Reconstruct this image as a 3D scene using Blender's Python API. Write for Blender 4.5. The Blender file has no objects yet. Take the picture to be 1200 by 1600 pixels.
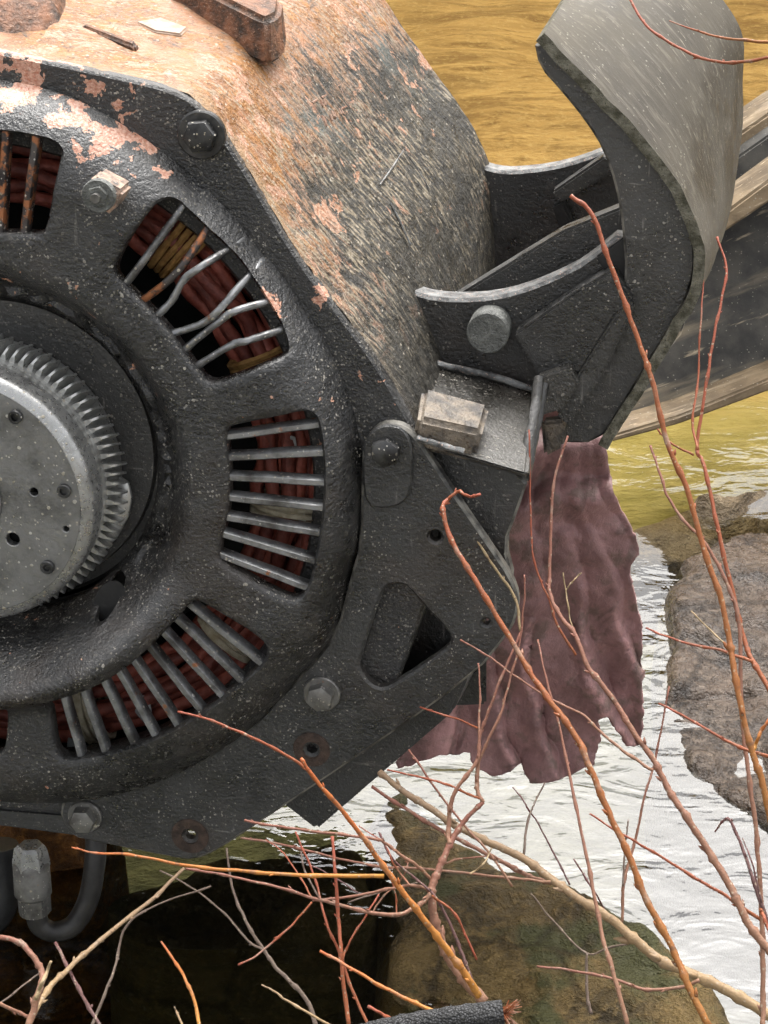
import bpy, bmesh, math, random
import numpy as np
from mathutils import Vector, Matrix, noise
from mathutils.geometry import delaunay_2d_cdt
R_ = math.radians
random.seed(4)
SC = bpy.context.scene
COL = SC.collection

# ------------------------------------------------------------------ camera
PITCH, CAMH, F = R_(28), 1.80, 3500.0          # F: focal length for a 1200 x 1600 picture
cd = bpy.data.cameras.new('camera'); cam = bpy.data.objects.new('camera', cd); COL.objects.link(cam)
cam.location = (0, 0, CAMH); cam.rotation_euler = (math.pi/2 - PITCH, 0, 0)
cd.sensor_fit = 'VERTICAL'; cd.sensor_height = 36.0; cd.lens = 36.0*F/1600
cd.clip_start = 0.05; cd.clip_end = 300
SC.camera = cam
# ------------------------------------------------------------------ sky, sun, exposure
SUN_EL, SUN_AZ = R_(63), R_(14)                 # azimuth: clockwise from +Y
wd = bpy.data.worlds.new('World'); SC.world = wd; wd.use_nodes = True
nt = wd.node_tree; nt.nodes.clear()
sky = nt.nodes.new('ShaderNodeTexSky'); sky.sky_type = 'NISHITA'; sky.sun_disc = False
sky.sun_elevation = SUN_EL; sky.sun_rotation = SUN_AZ; sky.dust_density = 7.0; sky.air_density = 1.0; sky.ozone_density = 1.0
hs = nt.nodes.new('ShaderNodeHueSaturation'); hs.inputs['Saturation'].default_value = 0.16
bg = nt.nodes.new('ShaderNodeBackground'); bg.inputs['Strength'].default_value = 0.15
wo = nt.nodes.new('ShaderNodeOutputWorld')
nt.links.new(sky.outputs[0], hs.inputs['Color']); nt.links.new(hs.outputs[0], bg.inputs[0]); nt.links.new(bg.outputs[0], wo.inputs[0])
sl = bpy.data.lights.new('sun', 'SUN'); so = bpy.data.objects.new('sun', sl); COL.objects.link(so)
sl.energy = 1.4; sl.angle = R_(66); sl.color = (1.0, 0.96, 0.90)
sd = Vector((math.sin(SUN_AZ)*math.cos(SUN_EL), math.cos(SUN_AZ)*math.cos(SUN_EL), math.sin(SUN_EL)))
so.rotation_euler = sd.to_track_quat('Z', 'Y').to_euler(); so.location = (3, 3, 8)
SC.view_settings.view_transform = 'Standard'; SC.view_settings.look = 'None'
SC.cycles.use_adaptive_sampling = True; SC.cycles.adaptive_threshold = .03
SC.cycles.max_bounces = 6; SC.cycles.diffuse_bounces = 3; SC.cycles.glossy_bounces = 3; SC.cycles.transparent_max_bounces = 6
SC.view_settings.exposure = 1.45; SC.view_settings.gamma = 1.0

# ------------------------------------------------------------------ measuring helpers
cp, sp = math.cos(PITCH), math.sin(PITCH)
RT, UP, FW = Vector((1, 0, 0)), Vector((0, sp, cp)), Vector((0, cp, -sp))
CAM = Vector((0, 0, CAMH))
def ray(px, py): return RT*((px-600)/F) + UP*((800-py)/F) + FW
def W(px, py, d): return CAM + ray(px, py)*d
def G(px, py, z=0.0):
    r = ray(px, py); return CAM + r*((z-CAMH)/r.z)
# motor frame: origin on the bell axis in the plane of the end flange, local z along the shaft towards the viewer
TILT = R_(24)
nv = (RT*(-0.42) + UP*(-0.9)); nv.normalize()
N = nv*math.sin(TILT) - FW*math.cos(TILT); N.normalize()
XM = (RT - N*RT.dot(N)).normalized(); YM = N.cross(XM)
O0 = W(0, 685, 2.52)
O = O0 + XM*(-0.010) + YM*(-0.032)
def M(px, py, z=0.0):
    r = ray(px, py); s = ((O-CAM).dot(N)+z)/r.dot(N); v = CAM + r*s - O
    return (v.dot(XM), v.dot(YM), z)
def M2(pts, z=0.0): return [M(x, y, z)[:2] for x, y in pts]
MM = Matrix(((XM.x, YM.x, N.x, O.x), (XM.y, YM.y, N.y, O.y), (XM.z, YM.z, N.z, O.z), (0, 0, 0, 1)))

# ------------------------------------------------------------------ mesh helpers
def link(name, me, mats, parent=None):
    o = bpy.data.objects.new(name, me); COL.objects.link(o)
    for m in (mats if isinstance(mats, (list, tuple)) else [mats]):
        if m is not None: me.materials.append(m)
    if parent is not None: o.parent = parent
    return o
def tag(o, label, cat, group=None):
    o['label'] = label; o['category'] = cat
    if group: o['group'] = group
    return o
def empty(name, loc=(0, 0, 0)):
    o = bpy.data.objects.new(name, None); COL.objects.link(o); o.location = loc; o.empty_display_size = 0.05; return o
def finish(me, ang=38, recalc=True):
    bm = bmesh.new(); bm.from_mesh(me)
    bmesh.ops.remove_doubles(bm, verts=bm.verts, dist=1e-5)
    if recalc: bmesh.ops.recalc_face_normals(bm, faces=bm.faces)
    ca = R_(ang)
    for f in bm.faces: f.smooth = True
    for e in bm.edges:
        e.smooth = not (len(e.link_faces) == 2 and e.calc_face_angle(0) > ca)
    bm.to_mesh(me); bm.free(); return me
def mesh(name, vs, fs, mats, parent=None, ang=38, mi=None, recalc=True):
    me = bpy.data.meshes.new(name); me.from_pydata([tuple(v) for v in vs], [], fs)
    if mi is not None: me.polygons.foreach_set('material_index', mi)
    finish(me, ang, recalc); return link(name, me, mats, parent)
def chaikin(P, n=2, closed=True):
    P = [tuple(p) for p in P]
    for _ in range(n):
        Q = []; m = len(P); rng = range(m) if closed else range(m-1)
        if not closed: Q.append(P[0])
        for i in rng:
            a, b = P[i], P[(i+1) % m]
            Q.append(tuple(.75*x+.25*y for x, y in zip(a, b))); Q.append(tuple(.25*x+.75*y for x, y in zip(a, b)))
        if not closed: Q.append(P[-1])
        P = Q
    return P
def resample(P, step, closed=True):
    P = [Vector(p) for p in P]
    if closed: P.append(P[0])
    out = []
    for a, b in zip(P, P[1:]):
        k = max(1, int((b-a).length/step))
        out += [a.lerp(b, i/k) for i in range(k)]
    if not closed: out.append(P[-1])
    return [tuple(v) for v in out]
def catmull(P, per=6):
    P = [Vector(p) for p in P]; n = len(P)
    if n < 3: per = max(per, 3)
    out = []
    for i in range(n-1):
        a = P[i-1] if i else P[0]*2-P[1]; b = P[i]; c = P[i+1]; d = P[i+2] if i+2 < n else P[-1]*2-P[-2]
        for k in range(per):
            t = k/per
            out.append(((b*2)+(c-a)*t+(a*2-b*5+c*4-d)*t*t+(b*3-a-c*3+d)*t**3)*.5)
    out.append(P[-1]); return out
def inside(poly, X, Y):
    c = np.zeros(X.shape, bool); n = len(poly); j = n-1
    for i in range(n):
        xi, yi = poly[i]; xj, yj = poly[j]
        if yi != yj:
            c ^= ((yi > Y) != (yj > Y)) & (X < (xj-xi)*(Y-yi)/(yj-yi)+xi)
        j = i
    return c
def area2(P): return sum(a[0]*b[1]-b[0]*a[1] for a, b in zip(P, P[1:]+P[:1]))
def segdist(loops, X, Y):
    D = np.full(X.shape, 1e9)
    for L in loops:
        for (ax, ay), (bx, by) in zip(L, L[1:]+L[:1]):
            dx, dy = bx-ax, by-ay; l2 = dx*dx+dy*dy+1e-12
            t = np.clip(((X-ax)*dx+(Y-ay)*dy)/l2, 0, 1)
            D = np.minimum(D, np.hypot(X-ax-t*dx, Y-ay-t*dy))
    return D
def cdt(outer, holes, step):
    loops = [outer]+holes
    A = np.array(outer); x0, y0 = A.min(0); x1, y1 = A.max(0)
    gx, gy = np.meshgrid(np.arange(x0, x1, step), np.arange(y0, y1, step*.87))
    gx = gx + (np.arange(gx.shape[0]) % 2)[:, None]*step/2
    rs = np.random.RandomState(1); gx = gx+rs.uniform(-.2, .2, gx.shape)*step; gy = gy+rs.uniform(-.2, .2, gx.shape)*step
    X, Y = gx.ravel(), gy.ravel()
    k = inside(outer, X, Y)
    for h in holes: k &= ~inside(h, X, Y)
    X, Y = X[k], Y[k]
    if len(X):
        k = segdist(loops, X, Y) > step*.55; X, Y = X[k], Y[k]
    vs = []; es = []
    for L in loops:
        b = len(vs); vs += [Vector(p) for p in L]; es += [(b+i, b+(i+1) % len(L)) for i in range(len(L))]
    vs += [Vector((x, y)) for x, y in zip(X, Y)]
    r = delaunay_2d_cdt(vs, es, [], 0, 1e-7)
    V = [tuple(v) for v in r[0]]; T = r[2]; VA = np.array(V); TA = np.array([t[:3] for t in T])
    C = VA[TA].mean(1); k = inside(outer, C[:, 0], C[:, 1])
    for h in holes: k &= ~inside(h, C[:, 0], C[:, 1])
    return V, [tuple(int(i) for i in t) for t in TA[k]]
def offset_loop(L, d):
    s = 1 if area2(L) > 0 else -1; n = len(L); out = []
    for i in range(n):
        a, b, c = Vector(L[i-1]), Vector(L[i]), Vector(L[(i+1) % n])
        t = (c-a)
        if t.length < 1e-9: out.append(tuple(b)); continue
        t.normalize(); nn = Vector((t.y, -t.x))*s; out.append(tuple(b+nn*d))
    return out
def plate(name, outer, holes, zf, thick, mats, parent=None, bev=0.002, step=0.03, wall_mi=None, ang=38, back=True):
    """sheet whose front follows zf(x, y), with bevelled edges and holes that go through"""
    outer = [tuple(p) for p in outer]; holes = [[tuple(p) for p in h] for h in holes]
    V, T = cdt(outer, holes, step)
    z = zf if callable(zf) else (lambda x, y: zf)
    vs = [(x, y, z(x, y)) for x, y in V]; fs = []; mi = []
    for t in T:
        a, b, c = (V[i] for i in t)
        fs.append(t if (b[0]-a[0])*(c[1]-a[1])-(b[1]-a[1])*(c[0]-a[0]) > 0 else t[::-1]); mi.append(0)
    if back:
        b0 = len(vs); vs += [(x, y, z(x, y)-thick) for x, y in V]
        for t in fs[:len(T)]: fs.append(tuple(i+b0 for i in t[::-1])); mi.append(0)
    for li, L in enumerate([outer]+holes):
        n = len(L); sgn = 1 if li == 0 else -1
        R1 = offset_loop(L, bev*sgn)
        b = len(vs)
        vs += [(x, y, z(x, y)) for x, y in L]
        vs += [(x1, y1, z(x, y)-bev) for (x, y), (x1, y1) in zip(L, R1)]
        vs += [(x1, y1, z(x, y)-thick+bev*.6) for (x, y), (x1, y1) in zip(L, R1)]
        vs += [(x, y, z(x, y)-thick) for x, y in L]
        for k in range(3):
            for i in range(n):
                j = (i+1) % n
                fs.append((b+k*n+i, b+k*n+j, b+(k+1)*n+j, b+(k+1)*n+i)); mi.append(wall_mi(L[i]) if (wall_mi and li == 0) else 0)
    me = bpy.data.meshes.new(name); me.from_pydata(vs, [], fs); me.polygons.foreach_set('material_index', mi)
    finish(me, ang); return link(name, me, mats, parent)
def lathe(name, prof, mats, parent=None, seg=96, cx=0, cy=0, ang=38, a0=0, a1=2*math.pi, jit=0):
    full = abs(a1-a0-2*math.pi) < 1e-6; vs = []; fs = []; m = len(prof); ns = seg if full else seg+1
    for i in range(ns):
        a = a0+(a1-a0)*i/seg
        for r, z in prof: vs.append((cx+r*math.cos(a), cy+r*math.sin(a), z))
    for i in range(seg):
        j = (i+1) % ns
        for k in range(m-1): fs.append((i*m+k, j*m+k, j*m+k+1, i*m+k+1))
    if full:
        if prof[0][0] > 0: pass
    return mesh(name, vs, fs, mats, parent, ang)
def tube_geo(P, Rr, seg=8, cap=True, rough=0.0, seed=0):
    P = [Vector(p) for p in P]; n = len(P); vs = []; fs = []
    t0 = (P[1]-P[0]).normalized(); up = Vector((0, 0, 1)) if abs(t0.z) < .9 else Vector((1, 0, 0))
    u = t0.cross(up).normalized()
    for i in range(n):
        t = (P[min(i+1, n-1)]-P[max(i-1, 0)])
        t = t.normalized() if t.length > 1e-9 else t0
        u = (u-t*u.dot(t)); u = u.normalized() if u.length > 1e-6 else t.orthogonal().normalized()
        v = t.cross(u); r = Rr[i] if isinstance(Rr, (list, tuple)) else Rr
        for k in range(seg):
            a = 2*math.pi*k/seg; rr = r
            if rough: rr *= 1+rough*noise.noise(Vector((i*.7+seed*7.1, math.cos(a)*1.3, math.sin(a)*1.3+seed)))
            vs.append(P[i]+u*math.cos(a)*rr+v*math.sin(a)*rr)
    for i in range(n-1):
        for k in range(seg):
            fs.append((i*seg+k, i*seg+(k+1) % seg, (i+1)*seg+(k+1) % seg, (i+1)*seg+k))
    if cap: fs.append(tuple(range(seg))[::-1]); fs.append(tuple((n-1)*seg+k for k in range(seg)))
    return vs, fs
def tube(name, P, Rr, mat, parent=None, seg=8, rough=0.0, seed=0):
    vs, fs = tube_geo(P, Rr, seg, True, rough, seed); return mesh(name, vs, fs, mat, parent, 50)
def hexa(name, F4, B4, mat, parent, bev=0.003, seg=2):
    """solid between a front quad and a back quad, edges rounded"""
    me = bpy.data.meshes.new(name); n = len(F4)
    fs = [tuple(range(n)), tuple(range(2*n-1, n-1, -1))]+[(i, i+n, (i+1) % n+n, (i+1) % n) for i in range(n)]
    me.from_pydata([tuple(v) for v in list(F4)+list(B4)], [], fs)
    bm = bmesh.new(); bm.from_mesh(me); bmesh.ops.recalc_face_normals(bm, faces=bm.faces)
    if bev: bmesh.ops.bevel(bm, geom=list(bm.edges), offset=bev, segments=seg, affect='EDGES', clamp_overlap=True)
    for f in bm.faces: f.smooth = True
    for e in bm.edges: e.smooth = not (len(e.link_faces) == 2 and e.calc_face_angle(0) > R_(45))
    bm.to_mesh(me); bm.free(); return link(name, me, mat, parent)

# ------------------------------------------------------------------ materials
class NT:
    def __init__(s, name):
        s.m = bpy.data.materials.new(name); s.m.use_nodes = True; s.t = s.m.node_tree; s.t.nodes.clear()
        s.out = s.n('ShaderNodeOutputMaterial')
    def n(s, k, **kw):
        x = s.t.nodes.new(k)
        for a, b in kw.items(): setattr(x, a, b)
        return x
    def put(s, sock, v):
        if hasattr(v, 'is_output'): s.t.links.new(v, sock)
        else: sock.default_value = v
    def pos(s): return s.n('ShaderNodeTexCoord').outputs['Object']
    def noise(s, vec, scale, detail=4, rough=.55, dist=0.0):
        x = s.n('ShaderNodeTexNoise'); s.put(x.inputs['Vector'], vec); x.inputs['Scale'].default_value = scale
        x.inputs['Detail'].default_value = detail; x.inputs['Roughness'].default_value = rough; x.inputs['Distortion'].default_value = dist
        return x.outputs['Fac']
    def voro(s, vec, scale, feat='F1', out='Distance', rnd=1.0):
        x = s.n('ShaderNodeTexVoronoi', feature=feat); s.put(x.inputs['Vector'], vec); x.inputs['Scale'].default_value = scale
        x.inputs['Randomness'].default_value = rnd; return x.outputs[out]
    def ramp(s, f, a, b, c0=0.0, c1=1.0):
        x = s.n('ShaderNodeMapRange'); x.interpolation_type = 'SMOOTHSTEP'
        s.put(x.inputs['Value'], f); s.put(x.inputs['From Min'], a); s.put(x.inputs['From Max'], b)
        s.put(x.inputs['To Min'], c0); s.put(x.inputs['To Max'], c1); return x.outputs['Result']
    def math(s, op, a, b=0.0, clamp=False):
        x = s.n('ShaderNodeMath', operation=op, use_clamp=clamp); s.put(x.inputs[0], a); s.put(x.inputs[1], b); return x.outputs[0]
    def mix(s, f, a, b):
        x = s.n('ShaderNodeMix', data_type='RGBA'); s.put(x.inputs['Factor'], f)
        for k, v in ((6, a), (7, b)): s.put(x.inputs[k], v if hasattr(v, 'is_output') else tuple(v)+((1,) if len(v) == 3 else ()))
        return x.outputs[2]
    def map(s, vec, scale=(1, 1, 1), rot=(0, 0, 0), loc=(0, 0, 0)):
        x = s.n('ShaderNodeMapping'); s.put(x.inputs['Vector'], vec); x.inputs['Scale'].default_value = scale
        x.inputs['Rotation'].default_value = rot; x.inputs['Location'].default_value = loc; return x.outputs[0]
    def dot(s, vec, v):
        x = s.n('ShaderNodeVectorMath', operation='DOT_PRODUCT'); s.put(x.inputs[0], vec); x.inputs[1].default_value = v; return x.outputs['Value']
    def comb(s, a, b, c):
        x = s.n('ShaderNodeCombineXYZ')
        for i, v in enumerate((a, b, c)): s.put(x.inputs[i], v)
        return x.outputs[0]
    def bump(s, h, strength, dist, prev=None):
        x = s.n('ShaderNodeBump'); s.put(x.inputs['Height'], h); s.put(x.inputs['Strength'], strength); x.inputs['Distance'].default_value = dist
        if prev is not None: s.put(x.inputs['Normal'], prev)
        return x.outputs[0]
    def bsdf(s, col, rough=.5, metal=0.0, normal=None, spec=.5, **kw):
        b = s.n('ShaderNodeBsdfPrincipled')
        s.put(b.inputs['Base Color'], col if hasattr(col, 'is_output') else tuple(col)+((1,) if len(col) == 3 else ()))
        s.put(b.inputs['Roughness'], rough); s.put(b.inputs['Metallic'], metal); b.inputs['Specular IOR Level'].default_value = spec
        if normal is not None: s.put(b.inputs['Normal'], normal)
        for k, v in kw.items(): s.put(b.inputs[k], v)
        s.t.links.new(b.outputs[0], s.out.inputs[0]); return s.m

def specks(s, p, scale, size, dens):
    """grit: voronoi cells, a share of them holding one irregular grain of its own size"""
    c = s.n('ShaderNodeTexVoronoi'); s.put(c.inputs['Vector'], p); c.inputs['Scale'].default_value = scale
    sx = s.n('ShaderNodeSeparateColor'); s.put(sx.inputs[0], c.outputs['Color'])
    sz = s.math('MULTIPLY', s.math('MULTIPLY', sx.outputs[2], sx.outputs[2]), size*1.5)
    d = s.math('SUBTRACT', sz, c.outputs['Distance'])
    return s.math('MULTIPLY', s.ramp(d, -.02, .06), s.ramp(sx.outputs[0], 1-dens, 1-dens+.02)), sx.outputs[1]

def mat_iron(name, chips=(), base=(.0085, .0083, .008), speck=.5, rough=.27, bumpk=1.0, scr=.35):
    s = NT(name); p0 = s.pos()
    wv = s.n('ShaderNodeTexNoise'); s.put(wv.inputs['Vector'], p0); wv.inputs['Scale'].default_value = 130; wv.inputs['Detail'].default_value = 2
    ad = s.n('ShaderNodeVectorMath', operation='MULTIPLY_ADD'); s.put(ad.inputs[0], wv.outputs['Color']); ad.inputs[1].default_value = (.004, .004, .004); s.put(ad.inputs[2], p0)
    p = ad.outputs[0]
    n1 = s.noise(p0, 9, 4, .6); n3 = s.noise(p0, 45, 5, .7); n2 = s.noise(p0, 230, 3, .65)
    b2 = tuple(x*2.0+.004 for x in base)
    col = s.mix(s.ramp(n1, .38, .66), base, b2)
    col = s.mix(s.math('MULTIPLY', s.ramp(n3, .48, .70), s.ramp(n2, .4, .62)), col, (.046, .042, .036))
    col = s.mix(s.math('MULTIPLY', s.ramp(s.noise(p0, 5.5, 4, .65, .4), .52, .70), .45), col, (.036, .024, .016))
    sc1 = s.noise(s.map(p0, (14, 150, 150), (.3, .5, .9)), 1.0, 3, .6); sc2 = s.noise(s.map(p0, (150, 14, 150), (.2, .1, .5)), 1.0, 3, .6)
    scm = s.math('MULTIPLY', s.ramp(s.math('MAXIMUM', sc1, sc2), .63, .72), s.ramp(n1, .45, .62, 0, scr))
    col = s.mix(scm, col, (.17, .16, .145))
    k1, r1 = specks(s, p, 230, .30, speck*.5); k2, r2 = specks(s, p, 430, .45, speck*.9)
    patch = s.ramp(s.noise(p0, 15, 4, .6), .40, .60, .10, 1.0)
    sp_ = s.math('MULTIPLY', s.math('MAXIMUM', k1, s.math('MULTIPLY', k2, .8)), patch)
    col = s.mix(s.math('MULTIPLY', sp_, .85), col, s.mix(r1, (.13, .115, .09), (.46, .43, .37)))
    if chips:
        reg = None
        for c_, r_, k_ in chips:
            dv = s.n('ShaderNodeVectorMath', operation='DISTANCE'); s.put(dv.inputs[0], p0); dv.inputs[1].default_value = c_
            q = s.ramp(dv.outputs['Value'], r_, 0, 0, k_)
            reg = q if reg is None else s.math('MAXIMUM', reg, q)
        cn = s.math('ADD', s.noise(p0, 34, 6, .62, .3), reg)
        ch = s.ramp(cn, .68, .69)
        rc = s.mix(s.ramp(n2, .35, .65), (.38, .15, .085), (.56, .33, .24))
        rc = s.mix(s.math('MULTIPLY', s.ramp(cn, .78, .90), s.ramp(n3, .4, .6)), rc, (.60, .53, .45))
        rc = s.mix(s.ramp(cn, .68, .71), (.56, .30, .19), rc)
        col = s.mix(ch, col, rc)
    nb = s.bump(n2, .8*bumpk, .003)
    nb = s.bump(n3, .5*bumpk, .0035, nb)
    nb = s.bump(sp_, .6, .002, nb)
    ro = s.math('ADD', s.ramp(n3, .3, .7, -.10, .16), s.ramp(n1, .38, .62, rough-.08, rough+.14))
    ro = s.math('MAXIMUM', ro, s.math('MULTIPLY', sp_, .8))
    return s.bsdf(col, ro, 0.0, nb, .85)

def mat_steel(name, base=(.36, .36, .35), dark=(.10, .10, .095), rough=.34, rust=.0, grime=.5):
    s = NT(name); p = s.pos()
    n1 = s.noise(p, 25, 5, .65); n2 = s.noise(p, 190, 4, .6)
    col = s.mix(s.ramp(n1, grime-.15, grime+.2), base, dark)
    k1, r1 = specks(s, p, 170, .30, .25); k2, r2 = specks(s, p, 360, .36, .3)
    sp_ = s.math('MAXIMUM', k1, k2)
    col = s.mix(s.math('MULTIPLY', sp_, .7), col, s.mix(r1, (.5, .44, .33), (.75, .73, .68)))
    if rust: col = s.mix(s.ramp(s.noise(p, 60, 5, .6), .72-rust*.3, .74-rust*.3+.06), col, (.36, .15, .07))
    nb = s.bump(n2, .3, .001); nb = s.bump(sp_, .5, .0012, nb)
    return s.bsdf(col, s.ramp(n2, .3, .7, rough-.1, rough+.2), .75, nb, .5)

def mat_housing():
    s = NT('rusted_casting'); p = s.pos(); tdir = (.555, -.83, 0); ndir = (.83, .555, 0)
    u = s.dot(p, tdir); v = s.dot(p, (0, 0, 1)); w = s.dot(p, ndir)
    wob = s.noise(p, 9, 3)
    st = s.comb(s.math('MULTIPLY', u, 42), s.math('ADD', s.math('MULTIPLY', v, 130), s.math('MULTIPLY', u, 36)), s.math('MULTIPLY', w, 110))
    st1 = s.noise(st, 1.0, 5, .62); st2 = s.noise(st, 2.6, 4, .6)
    st3 = s.noise(s.comb(s.math('MULTIPLY', u, 60), s.math('ADD', s.math('MULTIPLY', v, 190), s.math('MULTIPLY', u, 55)), s.math('MULTIPLY', w, 150)), 1.0, 4, .6)
    fine = s.noise(p, 240, 4, .65); mid = s.noise(p, 42, 5, .65)
    # colour follows how much paint the casting has lost: bare rust on the crown, paint left lower down the flank
    lost = s.math('ADD', s.ramp(u, .06, -.26), s.math('MULTIPLY', s.math('SUBTRACT', wob, .5), 1.15))
    lost = s.math('ADD', lost, s.math('MULTIPLY', s.ramp(v, -.20, -.02, 0, .40), s.ramp(u, .20, .02)))
    grey = s.mix(s.ramp(st1, .35, .68), (.0136, .0127, .0105), (.0527, .0484, .0384))
    grey = s.mix(s.ramp(st3, .60, .72), grey, (.1860, .1674, .1333))
    ora = s.mix(s.ramp(mid, .35, .68), (.17, .064, .012), (.31, .135, .033))
    ora = s.mix(s.ramp(st2, .56, .70), ora, (.44, .28, .145))
    ora = s.mix(s.ramp(fine, .52, .68), ora, (.075, .03, .010))
    ora = s.mix(s.math('MULTIPLY', s.ramp(s.noise(p, 16, 4), .5, .62), .7), ora, (.36, .17, .09))
    sal = s.mix(s.ramp(fine, .4, .65), (.2480, .1240, .0682), (.3100, .2232, .1550))
    bluegrey = (.0930, .1147, .1085)
    grey = s.mix(s.math('MULTIPLY', s.ramp(s.noise(p, 11, 4), .54, .66), s.ramp(lost, .1, .5, 0, .7)), grey, bluegrey)
    f = s.math('ADD', lost, s.math('MULTIPLY', s.math('SUBTRACT', st1, .5), 2.0))
    col = s.mix(s.math('MULTIPLY', s.ramp(f, .30, .80), s.ramp(fine, .35, .55, .3, 1)), grey, sal)
    col = s.mix(s.ramp(f, .55, 1.0), col, ora)
    crm = s.math('MULTIPLY', s.ramp(st3, .50, .60), s.ramp(u, .26, -.02, 0, .75))
    col = s.mix(s.math('MULTIPLY', crm, s.ramp(wob, .35, .6)), col, (.30, .25, .175))
    lip = s.ramp(s.math('ADD', v, s.math('MULTIPLY', s.math('SUBTRACT', mid, .5), .04)), -.045, -.012)
    col = s.mix(s.math('MULTIPLY', lip, s.ramp(lost, .4, .9, .1, .6)), col, (.26, .19, .115))
    pt = s.math('ADD', s.noise(p, 24, 6, .66, .5), s.math('MULTIPLY', lost, .025))
    col = s.mix(s.math('MULTIPLY', s.ramp(pt, .61, .625), s.math('MULTIPLY', s.ramp(u, .17, -.03), s.ramp(st1, .38, .5, .3, 1))), col, s.mix(s.ramp(fine, .4, .6), (.33, .155, .085), (.42, .27, .19)))
    bl = s.noise(p, 13, 6, .7, .6); col = s.mix(s.math('MULTIPLY', s.ramp(bl, .60, .66), .8), col, (.028, .025, .021))
    k1, r1 = specks(s, p, 190, .26, .3)
    col = s.mix(s.math('MULTIPLY', k1, .75), col, (.3844, .3472, .2852))
    nb = s.bump(fine, .8, .003); nb = s.bump(st1, .7, .005, nb); nb = s.bump(mid, .6, .007, nb)
    return s.bsdf(col, s.ramp(mid, .3, .7, .34, .7), 0, nb, .5)

def mat_weathered(name, c0, c1, c2, streak=(1, 0, 0), rough=.5, fine=1.0):
    s = NT(name); p = s.pos()
    a = Vector(streak).normalized(); b = a.orthogonal().normalized(); c = a.cross(b)
    vec = s.comb(s.math('MULTIPLY', s.dot(p, a), 12*fine), s.math('MULTIPLY', s.dot(p, b), 110*fine), s.math('MULTIPLY', s.dot(p, c), 110*fine))
    n1 = s.noise(vec, 1.0, 5, .6); n2 = s.noise(p, 14, 5, .6); n3 = s.noise(vec, 2.7, 4, .6)
    col = s.mix(s.ramp(n2, .3, .7), c0, c1); col = s.mix(s.math('MULTIPLY', s.ramp(n1, .5, .72), .8), col, c2)
    k, r = specks(s, p, 300, .3, .2); col = s.mix(s.math('MULTIPLY', k, .5), col, (.3, .28, .23))
    col = s.mix(s.ramp(n3, .62, .74), col, tuple(min(.75, x*1.7) for x in c2))
    nb = s.bump(n1, .4, .002); nb = s.bump(s.noise(p, 260, 3), .35, .001, nb)
    return s.bsdf(col, s.ramp(n2, .3, .7, rough, rough+.25), 0, nb, .3)

def mat_plain(name, c0, c1, scale=40, rough=.6, bump=.4, bd=.002, spec=.4, c2=None):
    s = NT(name); p = s.pos(); n1 = s.noise(p, scale, 5, .62); n2 = s.noise(p, scale*6, 4, .6)
    col = s.mix(s.ramp(n1, .32, .68), c0, c1)
    if c2: col = s.mix(s.ramp(n2, .58, .7), col, c2)
    nb = s.bump(n2, bump, bd*.5); nb = s.bump(n1, bump, bd, nb)
    return s.bsdf(col, rough, 0, nb, spec)

def mat_bark(name, base, tip, dark=(.10, .05, .03)):
    s = NT(name); p = s.pos(); at = s.n('ShaderNodeAttribute', attribute_name='along'); n1 = s.noise(p, 55, 4, .6); n2 = s.noise(p, 380, 3, .6)
    f = s.math('ADD', at.outputs['Fac'], s.math('MULTIPLY', s.math('SUBTRACT', n1, .5), .7), True)
    col = s.mix(f, base, tip); col = s.mix(s.math('MULTIPLY', s.ramp(n2, .55, .72), .5), col, dark)
    col = s.mix(s.math('MULTIPLY', s.ramp(s.noise(p, 25, 4), .58, .72), .55), col, (.29, .225, .17))
    rg = s.ramp(s.noise(s.comb(s.math('MULTIPLY', at.outputs['Fac'], 60), s.dot(p, (3, 3, 3)), 0.0), 1.0, 3), .56, .68)
    col = s.mix(s.math('MULTIPLY', rg, .6), col, dark)
    k, r = specks(s, p, 330, .4, .35); col = s.mix(s.math('MULTIPLY', k, .7), col, (.34, .27, .19))
    return s.bsdf(col, .55, 0, s.bump(n2, .7, .0012), .4)

def mat_rock(name, c0, c1, c2, rough=.35, scale=1.0, moss=None, spec=.3):
    s = NT(name); p = s.pos()
    ls = s.map(p, (1, 1, 3.5), (.25, .12, .4))
    n1 = s.noise(ls, 5*scale, 6, .62, .5); n2 = s.noise(p, 60*scale, 5, .65); n3 = s.noise(p, 260*scale, 3, .6)
    col = s.mix(s.ramp(n1, .32, .66), c0, c1); col = s.mix(s.math('MULTIPLY', s.ramp(n2, .45, .7), .8), col, c2)
    if moss: col = s.mix(s.ramp(s.noise(p, 8*scale, 5), .5, .62), col, moss)
    cr = s.voro(s.map(p, (1, 1, 1), (0, 0, .5)), 4*scale, 'DISTANCE_TO_EDGE'); crk = s.ramp(s.math('ADD', cr, s.math('MULTIPLY', s.math('SUBTRACT', n2, .5), .08)), .0, .035)
    col = s.mix(s.math('ADD', s.math('MULTIPLY', crk, .5), .5), tuple(x*.4 for x in c0), col)
    nb = s.bump(n1, .9, .05); nb = s.bump(n2, .9, .016, nb); nb = s.bump(n3, .7, .004, nb); nb = s.bump(crk, .3, .006, nb)
    return s.bsdf(col, s.ramp(n2, .3, .7, rough, rough+.3), 0, nb, spec)

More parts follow.
